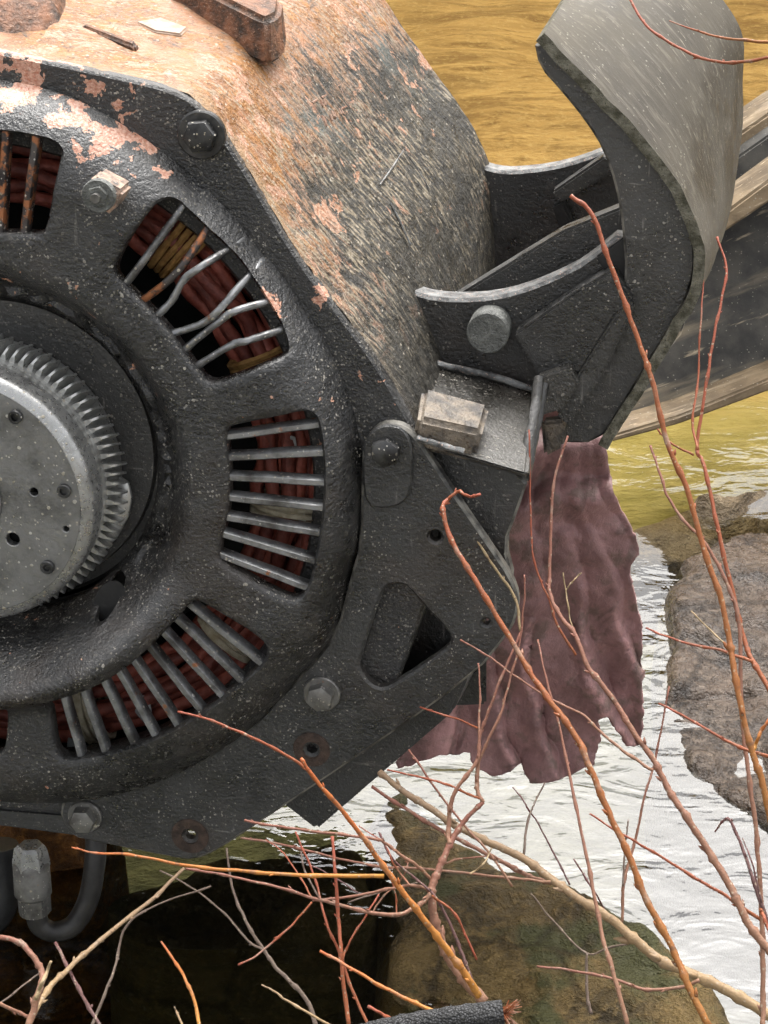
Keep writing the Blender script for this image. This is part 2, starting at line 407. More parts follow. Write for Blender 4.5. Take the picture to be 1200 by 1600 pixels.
IRON = mat_iron('black_iron_paint', [(M(-60, 150, .02), .09, .27), (M(15, 165, .02), .085, .27), (M(100, 185, .02), .075, .27), (M(180, 222, .02), .06, .25), (M(240, 262, .02), .045, .17), (M(140, 440, .03), .10, .08), (M(20, 385, .03), .05, .18), (M(110, 250, .03), .04, .17), (M(440, 470, .03), .05, .12)])
FLANGE = mat_iron('black_flange_paint', [(M(10, 95, 0), .09, .27), (M(110, 120, 0), .07, .14), (M(215, 160, 0), .05, .14), (M(505, 455, 0), .035, .22)], (.008, .0078, .0075), .55, .42)
BRACK = mat_iron('bracket_black_paint', (), (.012, .0122, .0116), .26, .40, .8, .6)
DARK = mat_iron('dark_web_paint', (), (.008, .008, .0076), .2, .38, .6, .6)
WEB = mat_iron('worn_web_paint', (), (.020, .0195, .018), .34, .36, .6, 1.0)
EDGE = mat_plain('rubbed_plate_edge', (.014, .0135, .013), (.20, .19, .165), 38, .5, .6, .002, .5)
INNER = mat_plain('dark_interior', (.008, .008, .008), (.02, .02, .02), 30, .6)
HOUS = mat_housing()
STEEL = mat_steel('gear_steel', (.58, .58, .56), (.22, .22, .21), .34, .12, .58)
BRIGHT = mat_steel('bright_ring_steel', (.42, .42, .41), (.20, .20, .195), .30, 0, .58)
DISCM = mat_steel('cover_disc_steel', (.25, .25, .245), (.13, .13, .125), .42, .05, .55)
BARM = mat_steel('grille_bar_steel', (.33, .335, .34), (.085, .082, .078), .38, .28, .5)
RUSTBAR = mat_steel('rust_flecked_bar', (.10, .09, .085), (.035, .03, .03), .5, .75, .5)
PINM = mat_plain('pitted_grey_paint', (.085, .088, .08), (.19, .195, .18), 75, .42, 1.0, .005, .5, (.045, .043, .04))
BOLTM = mat_steel('dark_bolt_steel', (.10, .10, .10), (.03, .03, .03), .36, .1, .5)
BOLTG = mat_steel('grey_bolt_steel', (.24, .235, .22), (.08, .075, .07), .42, .2, .5)
WORN = mat_plain('worn_pale_edge', (.035, .035, .035), (.20, .205, .20), 60, .45, .6, .003, .5, (.50, .34, .27))
STRIP = mat_weathered('weathered_grey_sheet', (.046, .039, .029), (.084, .074, .057), (.135, .12, .094), (.62, -.72, .1), .5, 1.3)
STRIPE = mat_plain('crusted_sheet_edge', (.0630, .0595, .0406), (.1890, .1785, .1400), 70, .8, .8, .005, .2, (.0350, .0350, .0210))
RUSTW = mat_plain('rusty_washer', (.028, .018, .013), (.070, .044, .032), 90, .7, .7, .003)
LEDGE = mat_iron('worn_ledge_paint', (), (.030, .028, .024), .7, .34, 1.0, 1.0)
BLOCKM = mat_plain('scuffed_block', (.055, .05, .045), (.21, .17, .125), 42, .45, .9, .006, .5, (.06, .03, .018))
CABLE = mat_plain('red_winding_varnish', (.22, .048, .032), (.44, .125, .085), 55, .5, .6, .003, .4)
CABLED = mat_plain('dark_red_winding', (.13, .032, .024), (.27, .075, .052), 55, .5, .6, .003, .4)
CORD = mat_plain('cream_lacing_cord', (.38, .32, .21), (.62, .57, .44), 90, .8)
OCHRE = mat_plain('ochre_lacing_cord', (.22, .11, .03), (.42, .24, .08), 90, .8)
SHARD = mat_plain('pale_insulation_flake', (.5, .52, .52), (.68, .7, .7), 60, .6)

def boundary(th): pass

# ------------------------------------------------------------------ setting: bed, water, bank
def struct(o): o['kind'] = 'structure'; return o
def mat_bed():
    s = NT('sandy_creek_bed'); p = s.pos(); sx = s.n('ShaderNodeSeparateXYZ'); s.put(sx.inputs[0], p)
    n1 = s.noise(s.map(p, (1, 3.2, 1)), 2.6, 6, .62, .6); n2 = s.noise(s.map(p, (1, 2.2, 1)), 11, 5, .62); n3 = s.noise(p, 60, 4, .6)
    sand = s.mix(s.ramp(n1, .36, .62), (.20, .118, .038), (.43, .28, .105)); sand = s.mix(s.ramp(n2, .50, .70), sand, (.17, .095, .026))
    sand = s.mix(s.math('MULTIPLY', s.ramp(n3, .5, .7), .5), sand, (.50, .36, .16))
    silt = s.mix(s.ramp(n2, .35, .65), (.27, .23, .07), (.38, .32, .12))
    mud = s.mix(s.ramp(n2, .35, .65), (.040, .041, .017), (.075, .074, .032))
    yy = s.math('ADD', sx.outputs[1], s.math('MULTIPLY', s.math('SUBTRACT', n1, .5), .6))
    col = s.mix(s.ramp(yy, 3.1, 3.45), mud, silt); col = s.mix(s.ramp(yy, 3.9, 4.6), col, sand)
    nb = s.bump(n2, .8, .03); nb = s.bump(n3, .5, .005, nb)
    return s.bsdf(col, .8, 0, nb, .2)
def mat_water():
    s = NT('creek_water'); p = s.pos()
    a = s.noise(s.map(p, (1, 1.7, 1), (0, 0, .3)), 7, 3, .5, .8); b = s.noise(s.map(p, (1, 1.6, 1), (0, 0, -.2)), 26, 2, .5, .6); c = s.noise(p, 1.1, 2)
    sx = s.n('ShaderNodeSeparateXYZ'); s.put(sx.inputs[0], p)
    run = s.ramp(s.math('ADD', sx.outputs[1], s.math('MULTIPLY', s.math('SUBTRACT', c, .5), .8)), 3.25, 2.9, .22, 1.0)   # riffle round the rocks, calm pool beyond
    nb = s.bump(a, s.math('MULTIPLY', run, .17), .03); nb = s.bump(b, s.math('MULTIPLY', run, .09), .010, nb); nb = s.bump(c, .08, .05, nb)
    gl = s.n('ShaderNodeBsdfGlossy'); gl.inputs['Roughness'].default_value = .02; s.put(gl.inputs['Normal'], nb)
    tr = s.n('ShaderNodeBsdfTransparent'); tr.inputs[0].default_value = (.95, .93, .82, 1)
    fr = s.n('ShaderNodeFresnel'); fr.inputs['IOR'].default_value = 1.75; s.put(fr.inputs['Normal'], nb)
    mx = s.n('ShaderNodeMixShader'); s.put(mx.inputs[0], fr.outputs[0]); s.t.links.new(tr.outputs[0], mx.inputs[1]); s.t.links.new(gl.outputs[0], mx.inputs[2])
    s.t.links.new(mx.outputs[0], s.out.inputs[0]); return s.m
def grid(name, x0, x1, y0, y1, nx, ny, zf, mat):
    vs = [(x0+(x1-x0)*i/nx, y0+(y1-y0)*j/ny, 0) for j in range(ny+1) for i in range(nx+1)]
    vs = [(x, y, zf(x, y)) for x, y, _ in vs]
    fs = [(j*(nx+1)+i, j*(nx+1)+i+1, (j+1)*(nx+1)+i+1, (j+1)*(nx+1)+i) for j in range(ny) for i in range(nx)]
    return struct(mesh(name, vs, fs, mat, None, 80, None, False))
def bedz(x, y):
    z = -.16 + .05*noise.fractal(Vector((x*1.3, y*1.9, 0)), 1, 2, 4) + .02*noise.noise(Vector((x*5, y*8, 3)))
    return z - .14*max(0, min(1, (3.1-y)/.5))
grid('creek_bed', -14, 14, -4, 16, 260, 260, bedz, mat_bed())
grid('outer_ground', -60, 60, -50, 60, 30, 30, lambda x, y: -.7, mat_plain('gravel_ground', (.16, .13, .09), (.25, .21, .14), 5, .9))
grid('creek_water', -14, 14, -4, 16, 4, 4, lambda x, y: 0.0, mat_water())
def bankz(x, y):
    t = max(0, y-8.2); h = 5.6*(1-math.exp(-t*.42)) + .55*noise.fractal(Vector((x*.5, y*.6, 1)), 1, 2, 4)*min(1, t*.6)
    return -.35 + h
s_ = mat_plain('dry_grass_hillside', (.19, .115, .03), (.38, .26, .08), 3.5, .9, .8, .08, .2, (.10, .075, .03))
grid('far_bank', -22, 22, 8.0, 20, 160, 60, bankz, s_)

def rock(name, px, H, mat, label, seed, step=.022, rough=.05, base=-.35, wall=.07, tilt=(0, 0), z0=0.0, scale=1.0, chunk=1.0, group=None):
    P = [G(x, y, z0) for x, y in px]; c = sum(P, Vector())/len(P)
    L = resample(chaikin([((p.x-c.x), (p.y-c.y)) for p in P], 2), step)
    # uneven shoreline
    L = [(x+.018*noise.noise(Vector((x*14, y*14, seed))), y+.03*noise.noise(Vector((x*11, y*11, seed+9)))) for x, y in L]
    V, T = cdt(L, [], step)
    A = np.array(V); D = segdist([L], A[:, 0], A[:, 1])
    vs = []
    for (x, y), d in zip(V, D):
        e = min(1, d/wall); e = 1-(1-e)**2.2
        q = Vector((x*3.2*scale, y*4.5*scale, seed*3.7))
        nz = noise.fractal(q, .9, 2.1, 6)*rough
        f1 = noise.voronoi(Vector((x*6*scale, y*8*scale, seed)))[0]
        fac = (f1[1]-f1[0]); nz += -.02*chunk*max(0, .22-fac)/.22 + .025*chunk*noise.cell(Vector((x*5*scale+noise.noise(q*2)*.6, y*7*scale, seed)))
        vs.append((x, y, e*(H+x*tilt[0]+y*tilt[1]+nz) - .04*(1-e)))
    fs = []
    for t in T:
        a, b, cc = (V[i] for i in t); fs.append(t if (b[0]-a[0])*(cc[1]-a[1])-(b[1]-a[1])*(cc[0]-a[0]) > 0 else t[::-1])
    n = len(L); b0 = len(vs); vs += [(x, y, -.04) for x, y in L]+[(x*1.06, y*1.06, base) for x, y in L]
    fs += [(b0+i, b0+n+i, b0+n+(i+1) % n, b0+(i+1) % n) for i in range(n)]
    o = mesh(name, vs, fs, mat, None, 60, None, True); o.location = (c.x, c.y, z0)
    return tag(o, label, 'rock', group)
RK_GREY = mat_rock('wet_grey_rock', (.026, .017, .011), (.090, .060, .040), (.155, .115, .082), .15, 1.3, None, .5)
RK_SLAB = mat_rock('olive_tan_slab', (.05, .042, .018), (.11, .088, .04), (.14, .11, .055), .5, 1.0, None, .12)
RK_OLIVE = mat_rock('wet_olive_rock', (.032, .022, .008), (.115, .076, .026), (.17, .115, .045), .40, 1.2, (.048, .047, .016), .2)
RK_TAN = mat_rock('tan_shelf_rock', (.0975, .0675, .0375), (.1800, .1312, .0750), (.2250, .1725, .1087), .4)
RK_RUST = mat_rock('rust_stained_rock', (.06, .03, .012), (.22, .088, .024), (.32, .14, .036), .5, 1.4, None, .12)
rock('boulder', [(1018, 950), (1062, 905), (1046, 885), (1100, 855), (1165, 838), (1230, 825), (1420, 820), (1500, 1000), (1380, 1230), (1240, 1300), (1175, 1290), (1105, 1250), (1045, 1190), (1018, 1090), (1044, 1010)],
     .030, RK_GREY, 'big wet grey-brown boulder rising from the creek at the right edge', 3, .014, .024, -.35, .03, (.02, .03), 0.0, 1.0, .45)
rock('ledge_rock', [(975, 815), (1010, 785), (1090, 765), (1180, 742), (1230, 735), (1230, 800), (1120, 830), (1040, 852), (990, 850)],
     .012, RK_TAN, 'flat tan rock shelf behind the wet boulder, awash in shallow water', 6, .02, .012, -.3, .10, (0, 0))
rock('sunken_rock', [(588, 1222), (630, 1226), (690, 1262), (735, 1310), (800, 1352), (850, 1368), (950, 1412), (1060, 1475), (1112, 1528), (1165, 1600), (1210, 1720), (900, 1800), (600, 1720), (590, 1560), (600, 1440), (575, 1330)],
     .02, RK_OLIVE, 'dark olive-brown rock under the twigs at the bottom of the picture', 8, .015, .03, -.35, .04, (.03, .02), 0.0, 1.2, .3)
rock('slab_rock', [(150, 1375), (260, 1335), (420, 1300), (560, 1290), (585, 1360), (590, 1425), (430, 1432), (300, 1447), (190, 1440)],
     -.02, RK_SLAB, 'low olive slab of rock under the lower edge of the motor', 12, .02, .02, -.35, .05, (0, 0))

# ------------------------------------------------------------------ the motor
motor = empty('traction_motor'); motor.matrix_world = MM
tag(motor, 'large black electric motor with grilled end bell, toothed hub and rusty casing in the creek', 'motor')

# casing: loft from the front outline to the back outline
FRONT = [(-420, 60), (-300, 30), (-150, 45), (0, 78), (100, 98), (200, 120), (280, 138), (312, 152), (338, 188), (400, 285), (460, 390), (520, 470), (590, 562), (650, 665), (690, 760), (680, 900), (600, 1130), (450, 1230), (250, 1275), (0, 1255), (-200, 1240), (-420, 1150), (-640, 900), (-640, 350)]
BACK = [(-180, -160), (-60, -190), (90, -180), (240, -160), (330, -140), (430, -115), (505, -95), (540, -78), (575, -40), (645, 60), (712, 160), (760, 232), (772, 300), (780, 420), (790, 500), (790, 580), (760, 760), (640, 860), (450, 900), (200, 890), (0, 870), (-200, 800), (-400, 600), (-400, 100)]
FL = [M(x, y, -.012) for x, y in FRONT]; BL = [M(x, y, -.60) for x, y in BACK]
FLr = []; BLr = []
for i in range(len(FL)):
    j = (i+1) % len(FL); a, b = Vector(FL[i]), Vector(FL[j]); c, d = Vector(BL[i]), Vector(BL[j])
    k = max(2, int((b-a).length/.012))
    for q in range(k): FLr.append(a.lerp(b, q/k)); BLr.append(c.lerp(d, q/k))
def smooth_loop(L, it):
    L = [v.copy() for v in L]
    for _ in range(it): L = [(L[i-1]+L[i]*2+L[(i+1) % len(L)])/4 for i in range(len(L))]
    return L
FLr = smooth_loop(FLr, 6); BLr = smooth_loop(BLr, 14)
K = 36; n = len(FLr); vs = []; fs = []
for k in range(K+1):
    t = k/K
    for i in range(n):
        p = FLr[i].lerp(BLr[i], t)
        o_ = Vector((p.x, p.y, 0)).normalized(); q = noise.fractal(p*9, 1, 2, 4)*.0035 + noise.noise(p*45)*.0012
        if k < 2: q += noise.noise(p*70)*.0025
        vs.append(p+o_*q)
for k in range(K):
    for i in range(n): fs.append((k*n+i, k*n+(i+1) % n, (k+1)*n+(i+1) % n, (k+1)*n+i))
fs.append(tuple(K*n+i for i in range(n)))
casing = mesh('casing', vs, fs, HOUS, motor, 60)
casing['label'] = 'cast casing with orange rust on the crown and streaked grey flank'
# surface on the crown: where a pixel ray meets the crown plane
ca_, cb_, cc_ = Vector(M(0, 78, -.012)), Vector(M(280, 138, -.012)), Vector(M(330, -140, -.60))
cn_ = (cb_-ca_).cross(cc_-ca_).normalized()
if cn_.y < 0: cn_ = -cn_
MI = MM.inverted(); CAML = MI @ CAM; MR = MI.to_3x3()
def crown(px, py, up=0.0):
    r = MR @ ray(px, py); s = (ca_-CAML).dot(cn_)/r.dot(cn_); return CAML + r*s + cn_*up
def lug(name, px, h, drop, mat, parent, inset=.25, bev=.006):
    b = [crown(x, y, -drop) for x, y in px]; c = sum(b, Vector())/len(b)
    t = [p.lerp(c, inset)+cn_*(h+drop) for p in b]; return hexa(name, t, b, mat, parent, bev, 3)
DRUST = mat_plain('flaking_dark_rust', (.0400, .0280, .0208), (.2400, .1080, .0560), 45, .6, .9, .006, .4, (.3200, .1920, .1280))
lug('lifting_lug', [(246, -8), (300, -34), (452, 38), (448, 66), (424, 80), (405, 74)], .030, .02, DRUST, motor, .22, .008)
lug('cast_boss', [(-90, 30), (-40, -70), (60, -100), (112, -60), (118, 20), (100, 55), (40, 66), (-30, 58)], .032, .02, DRUST, motor, .45, .012)
lug('scraped_pad', [(206, 34), (250, 26), (298, 44), (285, 56), (240, 50)], .0012, .02, mat_plain('scraped_pale_patch', (.26, .16, .10), (.38, .29, .22), 70, .5, .6), casing, .1, .002)
lug('weld_bead', [(118, 42), (128, 38), (222, 72), (216, 80)], .004, .01, DRUST, casing, .15, .003)
fa_, fb_, fc_ = Vector(M(400, 285, -.012)), Vector(M(590, 562, -.012)), Vector(M(700, 160, -.60))
fn_ = (fb_-fa_).cross(fc_-fa_).normalized()
if fn_.x < 0: fn_ = -fn_
def flank(px, py, up=0.0):
    r = MR @ ray(px, py); s = (fa_-CAML).dot(fn_)/r.dot(fn_); return CAML + r*s + fn_*up
LETM = mat_plain('pink_rust_casting_marks', (.20, .10, .065), (.36, .24, .18), 80, .6)
vs = []; fs = []; rl = random.Random(5)
for row, (x0, y0, x1, y1) in enumerate(((466, 132, 512, 92), (486, 164, 548, 118), (500, 186, 568, 142))):
    nl_ = 5
    for i in range(nl_):
        cx, cy = x0+(x1-x0)*i/nl_, y0+(y1-y0)*i/nl_
        for _ in range(3):
            ox, oy = rl.uniform(0, 7), rl.uniform(-5, 3); h = rl.random() < .6
            a = flank(cx+ox, cy+oy, .0015); b = flank(cx+ox+(4 if h else 7), cy+oy+(9 if h else -4), .0015)
            v2, f2 = tube_geo([a, b], .0015, 5); k = len(vs); vs += v2; fs += [tuple(q+k for q in f) for f in f2]
mesh('cast_marks', vs, fs, LETM, casing, 60)
for ln in ([(592, 290), (612, 262), (628, 236)], [(628, 236), (648, 262), (668, 296)], [(608, 318), (622, 345), (640, 385)]):
    tube('scored_line', [flank(x, y, .002) for x, y in ln], .0012, WORN, casing, 5, .4, 3)
# front flange (black band between bell and casing edge)
fl_out = [((p.x*.994), (p.y*.994)) for p in FLr]
hole_c = [(.372*math.cos(a*math.pi/48), .372*math.sin(a*math.pi/48)) for a in range(96)]
plate('end_flange', fl_out, [hole_c], 0.0, .02, FLANGE, motor, .003, .04)

# end bell
rim_px = [(0, 128), (100, 150), (200, 205), (300, 278), (400, 388), (470, 480), (520, 565), (550, 650), (565, 720), (563, 850), (550, 895), (527, 987), (481, 1044), (390, 1138), (293, 1198), (183, 1235), (0, 1240)]
ra = sorted((math.atan2(q[1], q[0]), math.hypot(q[0], q[1])) for q in M2(rim_px, .0))
RA, RR = np.array([a for a, _ in ra]), np.array([r for _, r in ra])
left_r = .5*(RR[0]+RR[-1])
def rim_r(a):
    if RA[0] <= a <= RA[-1]: return float(np.interp(a, RA, RR))
    aa = a if a > 0 else a+2*math.pi
    t = (aa-RA[-1])/((RA[0]+2*math.pi)-RA[-1]); return float(RR[-1]+(RR[0]-RR[-1])*t)
rim = [(rim_r(a)*math.cos(a), rim_r(a)*math.sin(a)) for a in np.linspace(-math.pi, math.pi, 220, endpoint=False)]
for _ in range(3): rim = [((rim[i-1][0]+2*rim[i][0]+rim[(i+1) % 220][0])/4, (rim[i-1][1]+2*rim[i][1]+rim[(i+1) % 220][1])/4) for i in range(220)]
LIPR, LIPZ, ZF = .186, -.002, .068
LX, LY = .012, .018
def sst(a, b, x):
    t = max(0, min(1, (x-a)/(b-a))); return t*t*(3-2*t)
def bell_z(x, y):
    r = math.hypot(x, y); a = math.atan2(y, x); R = rim_r(a); d = R-r
    r = math.hypot(x-LX, y-LY)
    z = ZF
    if d < .078: z = ZF*math.sqrt(max(0, 1-(1-d/.078)**2.0))+.001
    z -= (ZF-LIPZ-.012)*sst(.240, LIPR, r)
    if r < LIPR+.014: z += .012*sst(LIPR+.014, LIPR+.006, r)*(1 - sst(-.3, -.9, a)*sst(-2.6, -2.0, a)) - .012*sst(LIPR+.006, LIPR, r)
    w = sst(-.35, -.95, a)*sst(-2.75, -2.1, a)
    if w > 0: z += w*(.085*sst(.300, .240, r)*sst(.150, .215, r))
    z += .0012*noise.noise(Vector((x*26, y*26, 2)))+.0007*noise.noise(Vector((x*80, y*80, 5)))
    return z
def bz0(x, y): return ZF
W1 = [(-75, 235), (-60, 212), (-30, 203), (10, 206), (50, 213), (82, 222), (97, 238), (96, 255), (88, 300), (77, 358), (66, 371), (30, 369), (-40, 368), (-62, 362), (-70, 340)]
W2 = [(249, 314), (267, 319), (290, 341), (348, 397), (383, 440), (427, 504), (447, 548), (446, 566), (412, 577), (354, 599), (328, 604), (311, 593), (246, 502), (180, 440), (173, 424), (180, 402), (208, 353), (232, 321)]
W3 = [(350, 673), (355, 664), (372, 658), (453, 643), (475, 643), (490, 655), (496, 670), (503, 707), (507, 756), (504, 817), (497, 861), (488, 908), (477, 935), (460, 945), (440, 938), (409, 922), (344, 886), (336, 862), (352, 804), (354, 740), (349, 697)]
W4 = [(68, 1072), (72, 1058), (94, 1051), (180, 1026), (232, 999), (277, 958), (298, 934), (312, 934), (337, 949), (405, 990), (422, 1009), (420, 1030), (405, 1050), (319, 1117), (244, 1157), (169, 1181), (110, 1191), (92, 1186), (82, 1172), (75, 1125)]
W5 = [(-110, 1050), (-60, 1062), (0, 1064), (14, 1072), (17, 1110), (14, 1160), (6, 1180), (-10, 1186), (-60, 1178), (-130, 1150)]
ZW = ZF-.002
win = [resample(chaikin(M2(w, ZW), 1), .009) for w in (W1, W2, W3, W4, W5)]
bars_px = [
 [[(8, 205), (3, 371)], [(54, 213), (38, 371)], [(-35, 203), (-36, 371)]],
 [[(278, 330), (235, 393), (190, 449)], [(316, 365), (278, 423), (220, 473)], [(350, 398), (313, 417), (287, 437), (267, 470), (244, 495)], [(383, 438), (348, 478), (319, 503), (268, 521)], [(412, 481), (372, 484), (342, 502), (283, 551)], [(438, 523), (389, 531), (360, 539), (300, 577)]],
 [[(499, 667), (349, 681)], [(506, 711), (346, 713)], [(510, 757), (350, 742)], [(509, 796), (350, 773)], [(505, 836), (350, 804)], [(497, 880), (343, 829)], [(486, 922), (333, 859)]],
 [[(415, 1039), (293, 937)], [(386, 1068), (272, 958)], [(358, 1095), (250, 977)], [(325, 1118), (227, 997)], [(285, 1138), (200, 1012)], [(252, 1158), (174, 1022)], [(217, 1170), (151, 1034)], [(171, 1184), (121, 1042)], [(132, 1190), (93, 1049)]],
 [[(-30, 1185), (-28, 1060)], [(-80, 1170), (-66, 1058)]]]
def polar_win(a0):
    P = []
    for rr, aa in ((.275, -16), (.30, -19), (.36, -18), (.385, -14), (.385, 14), (.36, 18), (.30, 19), (.275, 16)):
        P.append((rr*math.cos(R_(a0+aa)), rr*math.sin(R_(a0+aa))))
    return resample(chaikin(P, 1), .012)
win += [polar_win(143), polar_win(192)]
oil = M2([(180+18*math.cos(t)*.9+13*math.sin(t), 925-25*math.sin(t)+8*math.cos(t)) for t in np.linspace(0, 2*math.pi, 20, endpoint=False)], .045)
lip = [(LX+LIPR*math.cos(a), LY+LIPR*math.sin(a)) for a in np.linspace(0, 2*math.pi, 100, endpoint=False)]
bell = plate('end_bell', rim, win+[lip, oil], bell_z, .024, IRON, motor, .003, .008, None, 50, False)
mesh('oil_pocket', [(x, y, bell_z(*oil[0])-.02) for x, y in offset_loop(oil, .003)], [tuple(range(len(oil)))], INNER, bell)
rim_low = [(x*.998, y*.998) for x, y in rim]
# grille bars, each a sub-part of the bell
for wi, bl in enumerate(bars_px):
    for b in bl:
        bent = wi == 1
        P = [Vector(M(x, y, ZF-.014)) for x, y in b]
        e0 = P[0]+(P[0]-P[1]).normalized()*.012; e0.z = min(e0.z, bell_z(e0.x, e0.y)-.020)
        P[0].z = min(P[0].z, bell_z(P[0].x, P[0].y)-.012); P.insert(0, e0); P[-1] = P[-1]+(P[-1]-P[-2]).normalized()*.006
        P = catmull(P, 5) if bent else [P[0]]+[P[1].lerp(P[2], t/6) for t in range(7)]
        P = [p+Vector((.0012*noise.noise(p*30), .0012*noise.noise(p*30+Vector((5, 0, 0))), 0)) for p in P]
        if bent:
            tube('grille_bar', P, .0042, RUSTBAR if b is bl[1] else BARM, bell, 8, .25, wi)
        else:
            vs, fs = [], []; d = (P[-1]-P[1]).normalized(); sd_ = Vector((-d.y, d.x, 0)); wd_ = .0045
            prof = [(-1, -.8), (-1, .7), (-.6, 1), (.6, 1), (1, .7), (1, -.8)]
            for p in P:
                for u_, v_ in prof: vs.append(p+sd_*u_*wd_+Vector((0, 0, v_*.008)))
            for i in range(len(P)-1):
                for k in range(6): fs.append((i*6+k, i*6+(k+1) % 6, (i+1)*6+(k+1) % 6, (i+1)*6+k))
            mesh('grille_bar', vs, fs, RUSTBAR if wi == 0 else BARM, bell, 40)
for a0 in (143, 192):
    for k in range(-2, 3):
        a = R_(a0+k*6.5); tube('grille_bar', [(r*math.cos(a), r*math.sin(a), ZF-.012) for r in (.27, .33, .39)], .0045, BARM, bell, 6)
# recess behind the gear
lathe('bearing_recess', [(LIPR+.001, LIPZ-.012), (LIPR-.001, LIPZ-.020), (LIPR-.012, LIPZ-.022), (.1735, LIPZ-.020), (.1715, LIPZ-.013), (.08, LIPZ-.012), (.0005, LIPZ-.012)], WEB, motor, 96, LX, LY)
# dark inside of the casing
lathe('stator_core', [(.44, -.14), (.36, -.14), (.355, -.10), (.31, -.10), (.30, -.16), (.2, -.17), (.19, -.05)], INNER, motor)
def arc_pts(r, a0, a1, z, k=40, wob=.004, sd_=0):
    out = []
    for i in range(k+1):
        a = R_(a0+(a1-a0)*i/k); q = Vector((math.cos(a)*6+sd_, math.sin(a)*6, sd_*1.7))
        rr = r+wob*noise.noise(q); out.append((rr*math.cos(a), rr*math.sin(a), z+wob*1.5*noise.noise(q+Vector((3, 1, 2)))))
    return out
for i, (r, z, m) in enumerate([(.300, -.052, CABLE), (.315, -.045, CABLED), (.329, -.048, CABLE), (.342, -.044, CABLE), (.355, -.05, CABLED), (.367, -.046, CABLE), (.322, -.066, CABLED), (.348, -.068, CABLED), (.336, -.03, CABLED)]):
    tube('winding_cable', arc_pts(r, -150, 130, z, 110, .009, i*1.3), .0082, m, motor, 8, .15, i)
for i, (a, m) in enumerate([(-77, CORD), (-76, CORD), (-74.5, CORD), (-73, CORD), (-9.5, CORD), (-8, CORD), (-6.6, CORD), (19.5, OCHRE), (21, OCHRE), (22.6, OCHRE), (24, OCHRE), (47, OCHRE), (48.5, OCHRE), (50, OCHRE), (51.6, OCHRE), (-40, CORD), (-38.6, CORD)]):
    ar = R_(a); c = Vector((math.cos(ar), math.sin(ar), 0)); P = []
    for k in range(17):
        t = 2*math.pi*k/16; P.append(c*(.334+.041*math.cos(t)+.004*noise.noise(Vector((k, i, 0))))+Vector((0, 0, -.045+.025*math.sin(t))))
    tube('lacing_cord', P, .0042, m, motor, 6, .3, i)
for (x, y, s_, r_) in ((225, 1108, 24, .5), (112, 1165, 13, 1.2), (458, 690, 10, .2), (470, 805, 14, 1.9)):
    px = [(x-.45*s_, y-s_), (x+.35*s_, y-.8*s_), (x+.6*s_, y+.7*s_), (x+.1*s_, y+s_), (x-.6*s_, y+.2*s_)]
    hexa('insulation_flake', [M(a, b, -.018-.004*i) for i, (a, b) in enumerate(px)], [M(a, b, -.024-.004*i) for i, (a, b) in enumerate(px)], SHARD, motor, .001, 1)

# toothed hub
GZ0, GZ1, GR0, GR1, NTH = .018, .050, .147, .1635, 88
gear = lathe('gear_hub', [(.10, GZ0-.03), (GR0, GZ0-.03), (GR0, GZ1), (GR0-.002, GZ1+.004), (.1455, GZ1+.006), (.1455, .080)], STEEL, motor, 160)
gear['label'] = 'steel hub ringed with worn gear teeth'
me0 = bpy.data.meshes.new('tooth')
w0, w1 = .0036, .0013
tv = []
for z, tw, sc in ((GZ0, -.004, 1), (GZ1-.008, .003, 1), (GZ1, .005, .55)):
    for r, w_ in ((GR0-.002, w0), (GR0+(GR1-GR0)*.6*sc, (w0+w1)/2), (GR0+(GR1-GR0)*sc, w1)):
        tv += [(r, tw-w_, z), (r, tw+w_, z)]
tf = []
for k in range(2):
    b = k*6; c = b+6
    for a_, b_ in ((0, 2), (2, 4)): tf += [(b+a_, b+b_, c+b_, c+a_), (b+a_+1, c+a_+1, c+b_+1, b+b_+1)]
    tf.append((b+4, b+5, c+5, c+4))
tf += [(0, 1, 3, 2), (2, 3, 5, 4), (12, 14, 15, 13), (14, 16, 17, 15)]
me0.from_pydata(tv, [], tf); finish(me0, 50); me0.materials.append(STEEL)
for i in range(NTH):
    o = bpy.data.objects.new('tooth', me0); COL.objects.link(o); o.parent = gear
    o.rotation_euler = (random.uniform(-.01, .01), 0, 2*math.pi*i/NTH); o.scale = (random.uniform(.985, 1.005), 1, random.uniform(.94, 1.02))
lathe('retaining_ring', [(.1485, .070), (.1480, .094), (.1470, .0985), (.1425, .1035), (.135, .106)], BRIGHT, motor, 140)
DZ = .106
holes_px = [((20, 843), 13), ((53, 769), 8.5), ((103, 827), 6.5)]
dh = []
for (x, y), r in holes_px:
    c = M(x, y, DZ); dh.append([(c[0]+r/1500*math.cos(t), c[1]+r/1500*math.sin(t)) for t in np.linspace(0, 2*math.pi, 18, endpoint=False)])
dout = [(.1345*math.cos(t), .1345*math.sin(t)) for t in np.linspace(0, 2*math.pi, 120, endpoint=False)]
boss_c = (0, 0)
disc = plate('cover_disc', dout, dh, DZ, .012, DISCM, motor, .001, .03, None, 38, False)
lathe('disc_back', [(.137, DZ-.02), (.0005, DZ-.02)], INNER, disc)
lathe('centre_boss', [(.047, DZ-.004), (.0465, DZ+.003), (.0445, DZ+.004), (.040, DZ+.002), (.0005, DZ+.002)], DISCM, disc, 48)
